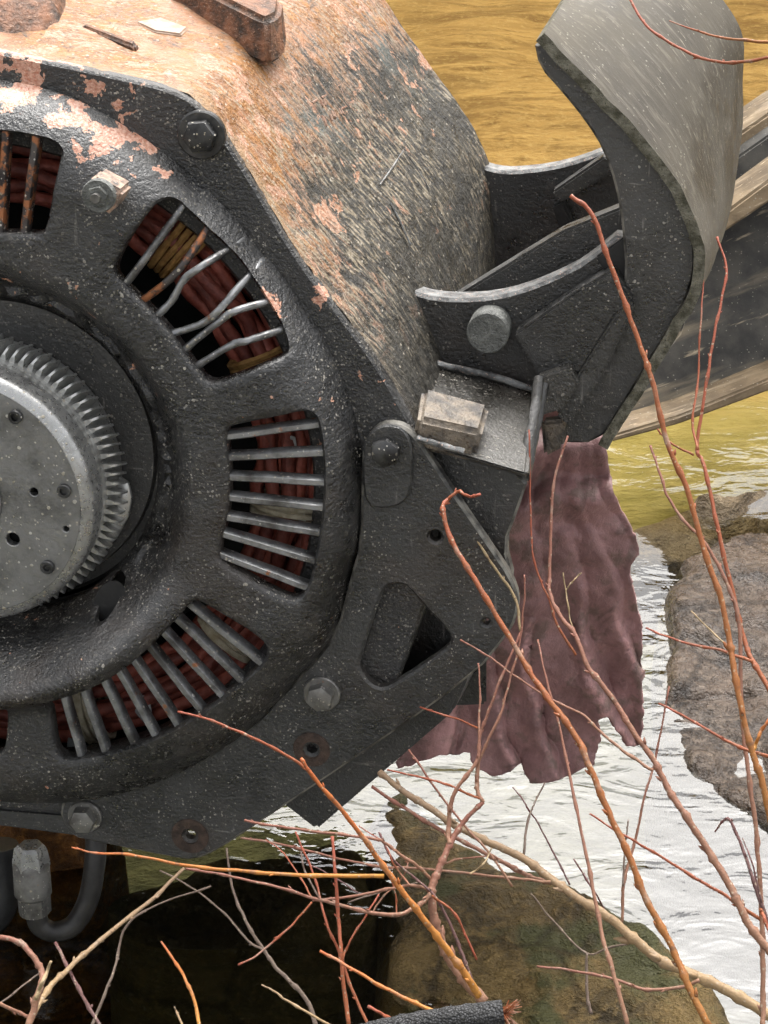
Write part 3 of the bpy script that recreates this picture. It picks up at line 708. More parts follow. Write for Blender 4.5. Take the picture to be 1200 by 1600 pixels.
def hexbolt(name, c, z, rw, rh, hh, mat, parent, rot=0, washer=True, wmat=None, dome=.0):
    vs = []; fs = []; a_ = [R_(60*i+rot) for i in range(6)]
    rings = [(rh, 0), (rh, hh*.78), (rh*.93, hh), (rh*.55, hh+dome)]
    for r, h in rings: vs += [(c[0]+r*math.cos(a), c[1]+r*math.sin(a), z+h) for a in a_]
    for k in range(3):
        for i in range(6): fs.append((k*6+i, k*6+(i+1) % 6, k*6+6+(i+1) % 6, k*6+6+i))
    fs.append(tuple(18+i for i in range(6)))
    o = mesh(name, vs, fs, mat, parent, 30)
    if washer: lathe('washer', [(rw, z-.003), (rw, z+.0035), (rw*.94, z+.005), (rh*.5, z+.005)], wmat or mat, o, 32, c[0], c[1])
    return o
for i, (x, y) in enumerate([(25, 650), (101, 766), (75, 885), (-150, 640), (-235, 770), (-190, 905)]):
    c = M(x, y, DZ)
    o = lathe('socket_screw', [(.0078, DZ), (.0078, DZ+.004), (.007, DZ+.005), (.0042, DZ+.005), (.004, DZ+.001), (.0002, DZ+.001)], BOLTM, disc, 20, c[0], c[1])
c = M(x, y, DZ)
# ring of the toothed wheel broken away at the lower right
pr = [M(x, y, .0) for x, y in ((188, 742), (203, 752), (208, 775), (203, 805), (185, 838), (160, 862), (150, 850), (180, 800))]
hexa('torn_seal', [(a, b, .006) for a, b, _ in pr], [(a, b, .001) for a, b, _ in pr], STEEL, motor, .001, 1)

# lug with nut on the bell
lz = ZF-.004
lx = M2([(140, 276), (190, 302), (172, 335), (160, 341), (128, 318)], ZF+.04); lbx = M2([(138, 300), (180, 300), (178, 345), (150, 358), (126, 335)], ZF)
lo = hexa('clamp_lug', [(a, b, ZF+.034) for a, b in lx], [(a, b, lz-.004) for a, b in lx], [mat_plain('chipped_lug_paint', (.06, .055, .05), (.5, .33, .24), 55, .5, .5, .002, .5, (.55, .52, .47))], motor, .006, 3)
c = M(155, 305, ZF+.036); hb = hexbolt('nut', c, ZF+.036, .0175, .0115, .009, PINM, lo, 15)
tube('stud', [(c[0], c[1], ZF+.04), (c[0], c[1], ZF+.052)], .005, BOLTG, hb, 12)
# flange bolts
for (x, y), z, rw, rh, hh, m, rt in [((311, 214), .004, .026, .0185, .016, BOLTM, 8), ((500, 1090), .018, .0215, .0165, .018, BOLTG, 20), ((129, 1282), .018, .021, .0165, .018, BOLTG, 5)]:
    hexbolt('flange_bolt', M(x, y, z+.012), z, rw, rh, hh, m, motor, rt, True, None, .002)
c = M(602, 708, .03)
db = hexbolt('flange_bolt', c, .018, .0255, .017, .016, BOLTM, motor, 25, True, None, .003)

# bracket plate on the right
BRP = [(97, 1278), (100, 1256), (114, 1243), (150, 1237), (183, 1240), (293, 1204), (390, 1145), (481, 1050), (529, 992), (553, 898), (567, 850), (569, 720), (574, 690), (588, 672), (605, 665), (630, 670), (648, 686), (672, 722), (702, 768), (760, 852), (795, 903), (807, 935), (803, 965), (792, 987), (740, 1052), (560, 1178), (400, 1285), (335, 1328), (300, 1342), (268, 1337), (150, 1313), (112, 1305)]
TRI = [(600, 913), (622, 908), (640, 914), (660, 939), (704, 985), (710, 1002), (702, 1017), (626, 1068), (600, 1081), (577, 1074), (557, 1047), (558, 1030), (589, 935)]
bh = [resample(chaikin(M2(TRI, .018), 1), .01)]
for (x, y), r in (((680, 839), .0095), ((487, 1171), .0095), ((297, 1306), .0095), ((760, 973), .007)):
    c = M(x, y, .018); bh.append([(c[0]+r*math.cos(t), c[1]+r*math.sin(t)) for t in np.linspace(0, 2*math.pi, 20, endpoint=False)])
brk = plate('bracket_plate', resample(chaikin(M2(BRP, .018), 1), .012), bh, lambda x, y: .018+.0006*noise.noise(Vector((x*20, y*20, 0))), .016, [BRACK, EDGE], motor, .003, .03, lambda p: 1)
for (x, y), r in (((487, 1171), .022), ((297, 1306), .023)):
    c = M(x, y, .018); lathe('rust_ring', [(r, .0175), (r-.0005, .0192), (r-.003, .0196), (.0105, .0196), (.0095, .017)], RUSTW, brk, 32, c[0], c[1])
pad = resample(chaikin(M2([(572, 690), (585, 672), (605, 665), (628, 670), (640, 690), (642, 720), (640, 765), (628, 785), (600, 792), (574, 788), (569, 740)], .022), 1), .01)
plate('raised_pad', pad, [], .0235, .004, BRACK, brk, .002, .03)
bw = [(630, 668), (655, 690), (720, 712), (824, 742), (804, 800), (784, 852), (800, 915), (780, 960), (640, 800), (610, 700)]
plate('bracket_web', resample(chaikin([M(x, y, -.016)[:2] for x, y in bw], 1), .012), [], -.016, .02, [BRACK, EDGE], motor, .003, .03, lambda p: 1)
# box beam under the bracket and rib seen through the opening
b4 = [(420, 1235), (735, 1030), (730, 1062), (708, 1112), (494, 1297), (444, 1258)]
hexa('under_bracket_channel', [M(x, y, -.03) for x, y in b4], [M(x+40, y-70, -.20) for x, y in b4], BRACK, motor, .004)
r4 = [(548, 1060), (612, 905), (660, 935), (594, 1092)]
hexa('inner_rib', [M(x, y, -.035) for x, y in r4], [M(x, y, -.055) for x, y in r4], WEB, motor, .003)
r5 = [(530, 900), (760, 880), (760, 1100), (530, 1110)]
hexa('rear_web', [M(x, y, -.12) for x, y in r5], [M(x, y, -.14) for x, y in r5], DARK, motor, .003)

# axle cradle: two ribs with a concave top edge
ZN, ZR = -.20, -.58
NR = [(596, 436), (622, 450), (648, 462), (675, 470), (720, 473), (770, 470), (820, 458), (870, 438), (920, 412), (978, 362), (1000, 420), (985, 500), (910, 590), (838, 618), (740, 590), (655, 565), (615, 530)]
nl = [M(x, y, ZN)[:2] for x, y in NR]
def worn_top(z, x0, x1, y1):
    a = M(x0, 0, z); 
    def f(p):
        return 1 if (M(x0, 300, z)[0] < p[0] < M(x1, 300, z)[0] and p[1] > M(700, y1, z)[1]) else 0
    return f
nrib = plate('cradle_rib', resample(chaikin(nl, 1), .012), [], ZN, .032, [DARK, WORN], motor, .004, .04, worn_top(ZN, 560, 985, 500))
FR = [(725, 252), (752, 264), (775, 271), (800, 273), (860, 267), (910, 254), (960, 234), (1010, 225), (1010, 480), (780, 520), (755, 400)]
frib = plate('cradle_rib', resample(chaikin([M(x, y, ZR)[:2] for x, y in FR], 1), .012), [], ZR, .032, [DARK, WORN], motor, .004, .04, worn_top(ZR, 700, 1000, 300))
c = M(762, 520, ZN+.03); pz = ZN
lathe('cradle_pin', [(.0245, pz-.002), (.0245, pz+.030), (.0232, pz+.032), (.0005, pz+.032)], PINM, motor, 36, c[0], c[1])
def slab(name, px, z, t, mat, bev=.003, dz=None, parent=None):
    f = [M(x, y, z if dz is None else z+dz[i]) for i, (x, y) in enumerate(px)]
    return hexa(name, f, [(a, b, q-t) for a, b, q in f], mat, parent or motor, bev)
slab('cradle_gusset', [(803, 522), (900, 455), (958, 420), (990, 470), (960, 495), (908, 582), (846, 593)], ZN+.035, .034, DARK)
slab('cradle_notch_plate', [(930, 402), (978, 368), (1000, 440), (985, 470), (955, 438)], ZN+.012, .011, INNER, .002)
slab('far_stiffener', [(862, 300), (945, 243), (972, 262), (874, 318)], ZR+.03, .03, WEB)
slab('far_stiffener', [(862, 322), (880, 312), (912, 395), (888, 400)], ZR+.02, .02, INNER)
slab('cradle_saddle', [(700, 470), (880, 360), (985, 318), (985, 372), (918, 414), (860, 446), (770, 474)], ZN-.08, .03, WEB)
# sloping ledge with a block
led_f = [(646, 690), (824, 742)]; led_b = [(838, 612), (652, 562)]
top = [M(*led_f[0], .012), M(*led_f[1], .012), M(*led_b[0], ZN+.012), M(*led_b[1], ZN+.012)]
hexa('sloping_ledge', top, [(a, b-.016, z-.03) for a, b, z in top], LEDGE, motor, .004)
rid = [M(655, 560, ZN+.016), M(700, 572, ZN+.018), M(770, 588, ZN+.018), M(838, 610, ZN+.016)]
tube('ledge_weld', catmull(rid, 4), .0042, WORN, motor, 8, .3, 5)
ln_ = (Vector(top[1])-Vector(top[0])).cross(Vector(top[3])-Vector(top[0])).normalized()
if ln_.y < 0: ln_ = -ln_
def on_ledge(px, py, up):
    r = MR @ ray(px, py); s = (Vector(top[0])-CAML).dot(ln_)/r.dot(ln_); return CAML + r*s + ln_*up
bpx = [(652, 640), (756, 668), (744, 712), (644, 690)]
hexa('wear_block', [on_ledge(x, y, .030) for x, y in bpx], [on_ledge(x, y, -.01) for x, y in bpx], BLOCKM, motor, .006, 3)
tube('front_weld', catmull([M(652, 684, .016), M(690, 696, .017), M(725, 706, .016)], 4), .0035, WORN, motor, 8, .6, 8)

# curved arm and its rolled sheet
OUT = [(838, 62), (870, 96), (910, 136), (960, 186), (1010, 242), (1048, 296), (1072, 350), (1084, 400), (1076, 450), (1048, 505), (1000, 582), (965, 640), (935, 688)]
INN = [(868, 690), (905, 605), (940, 560), (972, 500), (982, 430), (976, 350), (966, 290), (946, 232), (920, 190), (880, 140), (846, 103)]
ZA = -.18
webp = resample(chaikin([M(x, y, ZA)[:2] for x, y in OUT+INN], 1), .012)
plate('curved_arm', webp, [], ZA, .02, [WEB, EDGE], motor, .003, .03, lambda p: 1)
oc = catmull([Vector(M(x, y, ZA)) for x, y in OUT], 6); m_ = len(oc); cen = Vector((0, 0, 0))
vs = []; fs = []; mi = []
NW = 10
FAR = [(912, -60, -.48), (985, -70, -.48), (1060, -40, -.48), (1118, 12, -.48), (1147, 72, -.48), (1146, 150, -.48), (1141, 230, -.48), (1128, 310, -.44), (1112, 372, -.38), (1080, 440, -.30), (1015, 560, -.23), (975, 628, -.22), (942, 682, -.21)]
fc = catmull([Vector(M(x, y, z)) for x, y, z in FAR], 6)
for i, p in enumerate(oc):
    tg = (oc[min(i+1, m_-1)]-oc[max(i-1, 0)]).normalized(); nn = Vector((-tg.y, tg.x, 0))
    if nn.x < 0: nn = -nn
    for k in range(NW+1):
        q = (p+Vector((0, 0, .012))).lerp(fc[i], k/NW); q += nn*(.002*noise.noise(q*22)+.003*math.sin(math.pi*k/NW)*sst(.7, .3, i/m_))
        if k == 0: q += Vector((.0012*noise.noise(p*60), .0012*noise.noise(p*60+Vector((9, 0, 0))), .002*noise.noise(p*30)))
        vs.append(q+nn*.013); vs.append(q+nn*.0005)
S = 2*(NW+1)
for i in range(m_-1):
    for k in range(NW):
        a = i*S+2*k; fs.append((a, a+2, a+2+S, a+S)); mi.append(0); fs.append((a+1, a+1+S, a+3+S, a+3)); mi.append(0)
    a = i*S; fs.append((a, a+S, a+S+1, a+1)); mi.append(1)
    a = i*S+2*NW; fs.append((a, a+1, a+1+S, a+S)); mi.append(1)
for i in (0, m_-1):
    for k in range(NW): a = i*S+2*k; fs.append((a, a+1, a+3, a+2)); mi.append(1)
sheet = mesh('rolled_sheet', vs, fs, [STRIP, STRIPE], motor, 50, mi)
slab('sheet_bracket', [(1112, 300), (1132, 296), (1126, 345), (1110, 350)], -.42, .03, PINM, .002)
slab('arm_stiffener', [(978, 468), (992, 478), (948, 575), (888, 665), (868, 648), (905, 582)], ZA+.02, .019, WEB, .003)
# clutter under the arm
slab('broken_bracket', [(838, 590), (890, 572), (905, 600), (880, 640), (845, 650)], -.15, .02, LEDGE, .003)
slab('torn_clip', [(845, 660), (885, 655), (880, 700), (850, 715)], -.16, .02, BLOCKM, .004)
wires = [[(842, 590), (836, 640), (826, 690), (818, 740)], [(850, 600), (838, 660), (826, 720), (822, 745)]]
for w_ in wires: tube('loose_cable', catmull([Vector(M(x, y, -.12+.03*i)) for i, (x, y) in enumerate(w_)], 5), .006, WEB if w_ is wires[0] else DARK, motor, 8, .2, 3)

# plug and hose at the lower left
c0 = M(50, 1322, -.04); 
def lower(name, prof, px, mat, parent):
    """stack of rings hanging along image-down in the flange plane"""
    a = Vector(M(px[0][0], px[0][1], -.05)); b = Vector(M(px[1][0], px[1][1], -.05)); d = (b-a).normalized(); u = d.orthogonal().normalized(); v = d.cross(u); L = (b-a).length
    vs = []; fs = []; sg = prof[0][2]; m = len(prof)
    for t, r, _ in prof:
        for k in range(sg): an = 2*math.pi*k/sg; vs.append(a+d*L*t+(u*math.cos(an)+v*math.sin(an))*r)
    for i in range(m-1):
        for k in range(sg): fs.append((i*sg+k, i*sg+(k+1) % sg, (i+1)*sg+(k+1) % sg, (i+1)*sg+k))
    fs += [tuple(range(sg)), tuple((m-1)*sg+k for k in range(sg))]
    return mesh(name, vs, fs, mat, parent, 35)
fit = lower('hose_fitting', [(0, .021, 24), (.05, .023, 24), (.62, .0235, 24), (.66, .021, 24), (.68, .019, 24), (1, .019, 24)], [(48, 1345), (54, 1425)], BOLTG, motor)
lower('hex_collar', [(0, .015, 6), (.15, .02, 6), (.8, .0235, 6), (1, .0235, 6)], [(47, 1320), (49, 1352)], BRIGHT, fit)
lower('lock_nut', [(0, .0205, 6), (1, .0205, 6)], [(53, 1398), (55, 1424)], BOLTG, fit)
tube('hose', catmull([Vector(M(x, y, z)) for x, y, z in ((55, 1420, -.05), (62, 1445, -.05), (85, 1456, -.055), (115, 1445, -.065), (138, 1405, -.075), (148, 1350, -.085), (150, 1300, -.10))], 6), .0135, mat_plain('black_rubber_hose', (.016, .015, .014), (.036, .033, .03), 40, .40), motor, 12)
tube('hose', catmull([Vector(M(x, y, z)) for x, y, z in ((-60, 1460, -.06), (-20, 1430, -.07), (-5, 1390, -.08), (-8, 1320, -.09))], 6), .03, mat_plain('dark_pipe', (.014, .014, .015), (.03, .03, .03), 40, .5), motor, 12)
slab('bottom_flange', [(-420, 1230), (0, 1262), (120, 1272), (152, 1312), (0, 1292), (-420, 1265)], -.02, .05, BRACK, .004)

# ------------------------------------------------------------------ boulder under the motor
rock('boulder', [(-260, 1230), (-60, 1215), (130, 1220), (195, 1270), (190, 1330), (140, 1375), (60, 1385), (-120, 1390), (-260, 1370)], .05, RK_RUST,
     'rust-stained brown boulder under the hose at the lower left', 21, .02, .06, -.35, .12, (0, .1))

# ------------------------------------------------------------------ weathered channel beam behind
beam = empty('channel_beam', tuple(W(1150, 640, 3.95)))
tag(beam, 'weathered dark steel channel with tan edges lying in the water behind the curved arm', 'beam')
B0 = Vector(beam.location)
def bq(name, px, d, back, mat, bev=.006, dd=None):
    f = [W(x, y, d+(dd[i] if dd else 0))-B0 for i, (x, y) in enumerate(px)]
    return hexa(name, f, [p+Vector((.05, .9, .10)).normalized()*back for p in f], mat, beam, bev)
BEAMF = mat_weathered('stained_beam_face', (.022, .021, .019), (.075, .070, .060), (.20, .165, .115), (1, .1, .4), .45, .22)
BEAMT = mat_weathered('tan_beam_edge', (.075, .052, .028), (.19, .14, .085), (.27, .21, .14), (1, .1, .4), .6, .5)
bq('beam_face', [(930, 676), (1060, 520), (1105, 372), (1330, 215), (1560, 180), (1560, 470), (1330, 535), (1200, 588), (1060, 648)], 3.95, .10, BEAMF, .006)
bq('lower_flange', [(945, 684), (1060, 650), (1200, 592), (1330, 540), (1560, 474), (1560, 500), (1330, 566), (1200, 612), (1060, 664), (955, 692)], 3.90, .10, BEAMT, .004)
bq('upper_flange', [(1090, 372), (1122, 340), (1200, 282), (1330, 190), (1560, 60), (1560, 104), (1330, 226), (1200, 318), (1105, 382)], 3.88, .09, BEAMT, .005)
bq('flange_recess', [(1095, 350), (1128, 262), (1200, 212), (1400, 80), (1560, 0), (1560, 70), (1330, 196), (1200, 290), (1110, 356)], 4.02, .05, BEAMF, .004)
bq('rear_flange', [(1095, 262), (1130, 226), (1200, 178), (1400, 56), (1560, -30), (1560, 6), (1400, 84), (1200, 210), (1110, 272)], 4.05, .10, BEAMT, .005)

# ------------------------------------------------------------------ torn maroon sheet
def mat_maroon():
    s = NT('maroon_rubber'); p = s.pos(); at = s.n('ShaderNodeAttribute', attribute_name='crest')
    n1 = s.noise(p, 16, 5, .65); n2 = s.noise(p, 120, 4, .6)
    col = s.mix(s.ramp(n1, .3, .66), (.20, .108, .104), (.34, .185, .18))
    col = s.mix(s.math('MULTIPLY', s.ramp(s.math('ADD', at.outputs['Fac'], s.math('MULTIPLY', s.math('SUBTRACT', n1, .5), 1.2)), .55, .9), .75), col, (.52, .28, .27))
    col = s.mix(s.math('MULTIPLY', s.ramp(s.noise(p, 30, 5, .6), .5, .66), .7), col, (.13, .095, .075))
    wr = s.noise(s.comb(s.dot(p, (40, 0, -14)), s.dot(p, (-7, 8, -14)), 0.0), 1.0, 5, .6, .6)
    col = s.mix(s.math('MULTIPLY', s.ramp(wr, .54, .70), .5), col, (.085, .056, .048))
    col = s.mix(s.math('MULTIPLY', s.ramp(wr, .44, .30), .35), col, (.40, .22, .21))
    nb = s.bump(n2, .6, .002); nb = s.bump(s.noise(p, 45, 4), .5, .004, nb); nb = s.bump(wr, .5, .006, nb); nb = s.bump(s.noise(p, 420, 3, .6), .6, .0015, nb)
    return s.bsdf(col, s.ramp(n2, .3, .7, .4, .62), 0, nb, .45)
SH = [(780, 760), (800, 690), (850, 640), (900, 628), (935, 650), (950, 735), (966, 788), (990, 830), (1001, 862), (985, 884), (992, 930), (1007, 1000), (1003, 1080), (1006, 1158), (985, 1172), (962, 1140), (937, 1108), (937, 1188), (905, 1205), (868, 1220), (836, 1228), (822, 1208), (815, 1190), (795, 1210), (755, 1207), (738, 1190), (735, 1172), (706, 1182), (700, 1172), (655, 1192), (610, 1202), (640, 1160), (690, 1110), (720, 1040), (760, 960), (770, 860)]
sh = resample(chaikin(SH, 1), 5.0)
sh = [(x+5*noise.fractal(Vector((x*.05, y*.05, 1)), 1, 2, 4), y+5*noise.fractal(Vector((x*.05, y*.05, 7)), 1, 2, 4)) for x, y in sh]
V, T = cdt(sh, [], 5.0)
D = segdist([sh], np.array(V)[:, 0], np.array(V)[:, 1])
vs = []; cr = []
for (x, y), e in zip(V, D):
    # folds run from the upper right to the lower left
    th = math.atan2(x-905, y-560)
    ph = th*6.4-.004*(y-1000)+.9*noise.noise(Vector((x*.007, y*.005, 2)))+.30*noise.noise(Vector((x*.022, y*.013, 5)))
    fr_ = ph % 1.0; fold = (fr_/.84)**1.3 if fr_ < .84 else (1-fr_)/.16
    amp = (.002+.013*sst(800, 1130, y))*(.45+1.1*abs(noise.noise(Vector((x*.008, y*.004, 11))))+.3)
    wr = noise.fractal(Vector((x*.012, y*.016, 4)), 1, 2, 4)
    top_w = .013*math.sin(y*.075+x*.02+2*noise.noise(Vector((x*.01, y*.01, 0))))*sst(860, 760, y)
    d = 2.70+.20*sst(700, 1230, y)-amp*fold*1.6-.010*wr-top_w
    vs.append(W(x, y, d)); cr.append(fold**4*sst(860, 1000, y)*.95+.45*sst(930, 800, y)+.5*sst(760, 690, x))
o0 = sum(vs, Vector())/len(vs)
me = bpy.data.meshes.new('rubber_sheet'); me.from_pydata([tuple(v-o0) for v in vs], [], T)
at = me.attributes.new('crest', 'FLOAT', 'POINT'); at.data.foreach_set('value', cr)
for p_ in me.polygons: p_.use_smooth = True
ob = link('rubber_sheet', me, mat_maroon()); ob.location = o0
md = ob.modifiers.new('thickness', 'SOLIDIFY'); md.thickness = .004; md.offset = -1
tag(ob, 'torn maroon rubber sheet with finger-like folds hanging beside the bracket', 'rubber sheet')

# bit of driftwood in the cradle
def lump(name, px, d, thick, mat, label, cat, seed):
    P = resample(chaikin(px, 1), 5.0); V, T = cdt(P, [], 5.0); Dm = segdist([P], np.array(V)[:, 0], np.array(V)[:, 1])
    f = []; b = []
    for (x, y), e in zip(V, Dm):
        h = thick*min(1, e/12.0)**.5*(.7+.6*noise.fractal(Vector((x*.05, y*.05, seed)), 1, 2, 4))
        f.append(W(x, y, d-h)); b.append(W(x, y, d+h*.7+.001))
    n = len(f); fs = list(T)+[tuple(i+n for i in t[::-1]) for t in T]
    o_ = sum(f, Vector())/n; ob = mesh(name, [p-o_ for p in f+b], fs, mat, None, 60); ob.location = o_; return tag(ob, label, cat)
lump('driftwood_chunk', [(838, 425), (848, 408), (880, 395), (902, 372), (904, 402), (880, 425), (850, 440)], 2.80, .02, mat_plain('split_tan_wood', (.30, .20, .11), (.5, .37, .23), 60, .8, .8, .006), 'splintered tan wood chunk lodged in the dark cradle', 'wood', 4)

# ------------------------------------------------------------------ twigs
BK = {'o': mat_bark('orange_bark', (.40, .175, .028), (.36, .085, .022)), 'r': mat_bark('red_bark', (.24, .068, .022), (.26, .06, .032)),
      'b': mat_bark('brown_orange_bark', (.25, .10, .02), (.22, .05, .02)), 'p': mat_bark('pink_brown_bark', (.24, .125, .075), (.21, .08, .055)),
      't': mat_bark('tan_bark', (.30, .20, .10), (.23, .15, .09), (.11, .07, .04)), 'g': mat_bark('grey_bark', (.14, .10, .075), (.13, .09, .068), (.07, .05, .04)),
      'd': mat_bark('dark_bark', (.09, .045, .04), (.14, .06, .055), (.03, .02, .02)), 'y': mat_bark('straw_bark', (.30, .215, .115), (.34, .25, .14))}
TS = [0]
def twig_mesh(name, px, d0, d1, w0, w1, kind, parent=None, buds=True, org=None):
    TS[0] += 1; sd_ = TS[0]; rnd = random.Random(sd_*13)
    P2 = catmull([Vector((x, y, 0)) for x, y in px], 7); n = len(P2); P = []; Rr = []
    nxt = 4+rnd.random()*6
    for i, p in enumerate(P2):
        t = i/(n-1); d = d0+(d1-d0)*t+.012*noise.noise(Vector((t*3, sd_, 0)))
        x = p.x+1.6*noise.noise(Vector((i*.35, sd_*3.1, 1))); y = p.y+1.6*noise.noise(Vector((i*.35, sd_*3.1, 8)))
        w_ = (w0+(w1-w0)*t)*d/F*.44
        w_ *= 1+.14*noise.noise(Vector((i*.8, sd_, 2)))
        if i > nxt and buds: w_ *= 1.38; nxt = i+4+rnd.random()*7
        P.append(W(x, y, d)); Rr.append(w_)
    o_ = P[0] if org is None else org
    seg = 8 if max(w0, w1) > 5 else 6
    vs, fs = tube_geo([p-o_ for p in P], Rr, seg, True, .25, sd_)
    al = [min(1, (i//seg)/(n-1)) for i in range(len(vs))]
    if buds:
        for i in range(5, n-2, 5+int(rnd.random()*4)):
            if rnd.random() < .7:
                p = P[i]-o_; tg = (P[i+1]-P[i-1]).normalized(); s_ = tg.orthogonal().normalized(); s_.rotate(Matrix.Rotation(rnd.random()*6.28, 3, tg))
                r = Rr[i]; a = p+s_*r*.7; b = a+(tg*1.6+s_*1.0).normalized()*r*2.6
                v2, f2 = tube_geo([a, a.lerp(b, .5), b], [r*.6, r*.55, r*.12], 5); k = len(vs); vs += v2; fs += [tuple(q+k for q in f) for f in f2]; al += [min(1, i/(n-1)+.2)]*len(v2)
    me = bpy.data.meshes.new(name); me.from_pydata([tuple(v) for v in vs], [], fs)
    at = me.attributes.new('along', 'FLOAT', 'POINT'); at.data.foreach_set('value', al)
    for q in me.polygons: q.use_smooth = True
    ob = link(name, me, BK[kind], parent)
    if parent is None: ob.location = o_
    return ob
def twig(label, kind, px, d0, d1, w0, w1, sides=(), cat='twig', name='twig', buds=True):
    """base first, tip last; sides: (kind, px, d0, d1, w0, w1)"""
    if not sides:
        return tag(twig_mesh(name, px, d0, d1, w0, w1, kind, None, buds), label, cat)
    org = W(px[0][0], px[0][1], d0); e = empty(name, tuple(org)); tag(e, label, cat)
    twig_mesh('stem', px, d0, d1, w0, w1, kind, e, buds, org)
    for k, q, a, b, u, v in sides: twig_mesh('side_shoot', q, a, b, u, v, k, e, buds, org)
    return e
# main shrub at the bottom, growing from the cut stump
twig('orange-barked shrub with forked stems growing at the bottom centre in front of the motor', 'p',
     [(757, 1566), (719, 1522), (699, 1492), (684, 1458), (676, 1420), (675, 1388), (684, 1362), (697, 1332), (710, 1306), (728, 1280), (755, 1253)], 2.30, 2.34, 21, 7,
     [('o', [(748, 1556), (725, 1519), (687, 1469), (650, 1420), (609, 1367), (575, 1319), (534, 1266), (494, 1219), (470, 1185)], 2.28, 2.20, 14, 6),
      ('r', [(494, 1219), (470, 1195), (420, 1165), (365, 1140), (320, 1122), (278, 1112)], 2.22, 2.20, 6, 3.5),
      ('p', [(755, 1253), (747, 1240), (744, 1217), (751, 1184), (766, 1150), (784, 1111), (797, 1060), (811, 1006), (819, 940), (819, 898)], 2.34, 2.36, 7, 2.5),
      ('p', [(703, 1318), (700, 1300), (704, 1262), (716, 1229), (744, 1191), (750, 1150), (761, 1119), (787, 1051), (816, 984)], 2.33, 2.36, 9, 4),
      ('r', [(751, 1249), (710, 1231), (669, 1217), (605, 1202)], 2.34, 2.38, 5, 3),
      ('p', [(674, 1390), (639, 1384), (575, 1396), (520, 1404), (487, 1407)], 2.31, 2.30, 6, 4),
      ('p', [(674, 1395), (662, 1408), (646, 1420), (620, 1429), (582, 1426), (537, 1416), (505, 1407), (487, 1403), (425, 1384), (350, 1367), (290, 1357)], 2.31, 2.24, 9, 4),
      ('p', [(674, 1376), (654, 1354), (627, 1337), (605, 1319), (575, 1309), (500, 1300), (432, 1291), (382, 1282)], 2.32, 2.28, 6, 4.5),
      ('d', [(747, 1556), (729, 1510), (717, 1476), (695, 1427), (676, 1396), (648, 1372), (612, 1340), (592, 1300)], 2.28, 2.32, 7, 3),
      ('r', [(487, 1410), (455, 1446), (406, 1489), (372, 1508)], 2.29, 2.25, 4.5, 3.5),
      ('r', [(676, 1400), (712, 1430), (745, 1500)], 2.29, 2.29, 5, 4),
      ('r', [(640, 1384), (615, 1350), (600, 1318), (560, 1290)], 2.30, 2.33, 4, 2), ('p', [(582, 1426), (600, 1400), (628, 1372), (640, 1340)], 2.30, 2.33, 3.5, 2),
      ('g', [(545, 1410), (600, 1392), (655, 1378)], 2.34, 2.36, 3.5, 2.5), ('r', [(620, 1429), (618, 1400), (606, 1360), (585, 1330)], 2.31, 2.34, 3.5, 2),
      ('p', [(690, 1350), (720, 1342), (758, 1338)], 2.33, 2.36, 4.5, 2.5), ('y', [(735, 1366), (755, 1350), (768, 1325)], 2.32, 2.34, 3.5, 2.5), ('r', [(487, 1403), (470, 1372), (440, 1330), (415, 1312)], 2.28, 2.33, 4, 2),
      ('g', [(497, 1400), (476, 1360), (470, 1330)], 2.31, 2.34, 4, 3), ('d', [(560, 1395), (520, 1370), (480, 1348)], 2.32, 2.36, 3, 2)], 'shrub', 'willow_shrub')
twig('thin orange-red twig pointing left below the lowest plate hole', 'o', [(600, 1369), (489, 1368), (400, 1363), (290, 1352), (200, 1335), (150, 1333), (112, 1324)], 2.26, 2.2, 8, 3)
twig('brownish twig crossing level behind the orange shrub stems', 'p', [(860, 1378), (800, 1372), (669, 1358), (594, 1354), (519, 1339), (440, 1319), (376, 1309)], 2.42, 2.42, 5, 4)
twig('upright reddish twig crossing a leaning one at the bottom centre', 'r', [(545, 1605), (534, 1506), (530, 1442), (524, 1375), (519, 1307)], 2.24, 2.28, 8, 5)
twig('leaning red twig with a kink near the bottom centre', 'r', [(577, 1605), (549, 1544), (530, 1487), (511, 1446), (496, 1386), (481, 1345), (462, 1300)], 2.26, 2.32, 6, 3.5, [('r', [(534, 1500), (545, 1475), (571, 1431), (592, 1397)], 2.26, 2.3, 5, 3)])
twig('grey forked twig rising from the dark water left of centre', 'g', [(495, 1605), (477, 1559), (440, 1521), (414, 1487), (384, 1439), (365, 1394), (354, 1326)], 2.36, 2.42, 9, 4, [('g', [(410, 1484), (387, 1469), (350, 1427), (300, 1387), (250, 1360)], 2.38, 2.45, 5, 3)])
twig('thin tan twig sloping down at the bottom edge', 't', [(518, 1603), (455, 1568), (430, 1550), (408, 1538)], 2.2, 2.22, 5, 3)
twig('twig with a cream tip and orange base above the foam pipe', 'o', [(725, 1604), (680, 1582), (642, 1564), (594, 1540), (537, 1506), (500, 1486)], 2.12, 2.16, 8, 5)
twig('short reddish twig end at the bottom edge left of the foam pipe', 'r', [(628, 1604), (600, 1586), (575, 1572)], 2.12, 2.14, 7, 5)
twig('long tan driftwood branch lying diagonally across the lower right', 't', [(1215, 1594), (1144, 1552), (1080, 1522), (1031, 1500), (994, 1470), (949, 1432), (900, 1402), (859, 1372), (814, 1339), (755, 1312), (706, 1286), (669, 1260), (627, 1234), (592, 1205)], 2.36, 2.5, 20, 10,
     [('p', [(866, 1380), (832, 1372), (799, 1354), (744, 1326), (687, 1296), (631, 1262), (581, 1229)], 2.44, 2.5, 9, 6), ('g', [(817, 1340), (825, 1282), (851, 1222)], 2.46, 2.5, 5, 3), ('d', [(948, 1428), (930, 1395), (897, 1342)], 2.42, 2.42, 4, 3)], 'branch', 'branch')
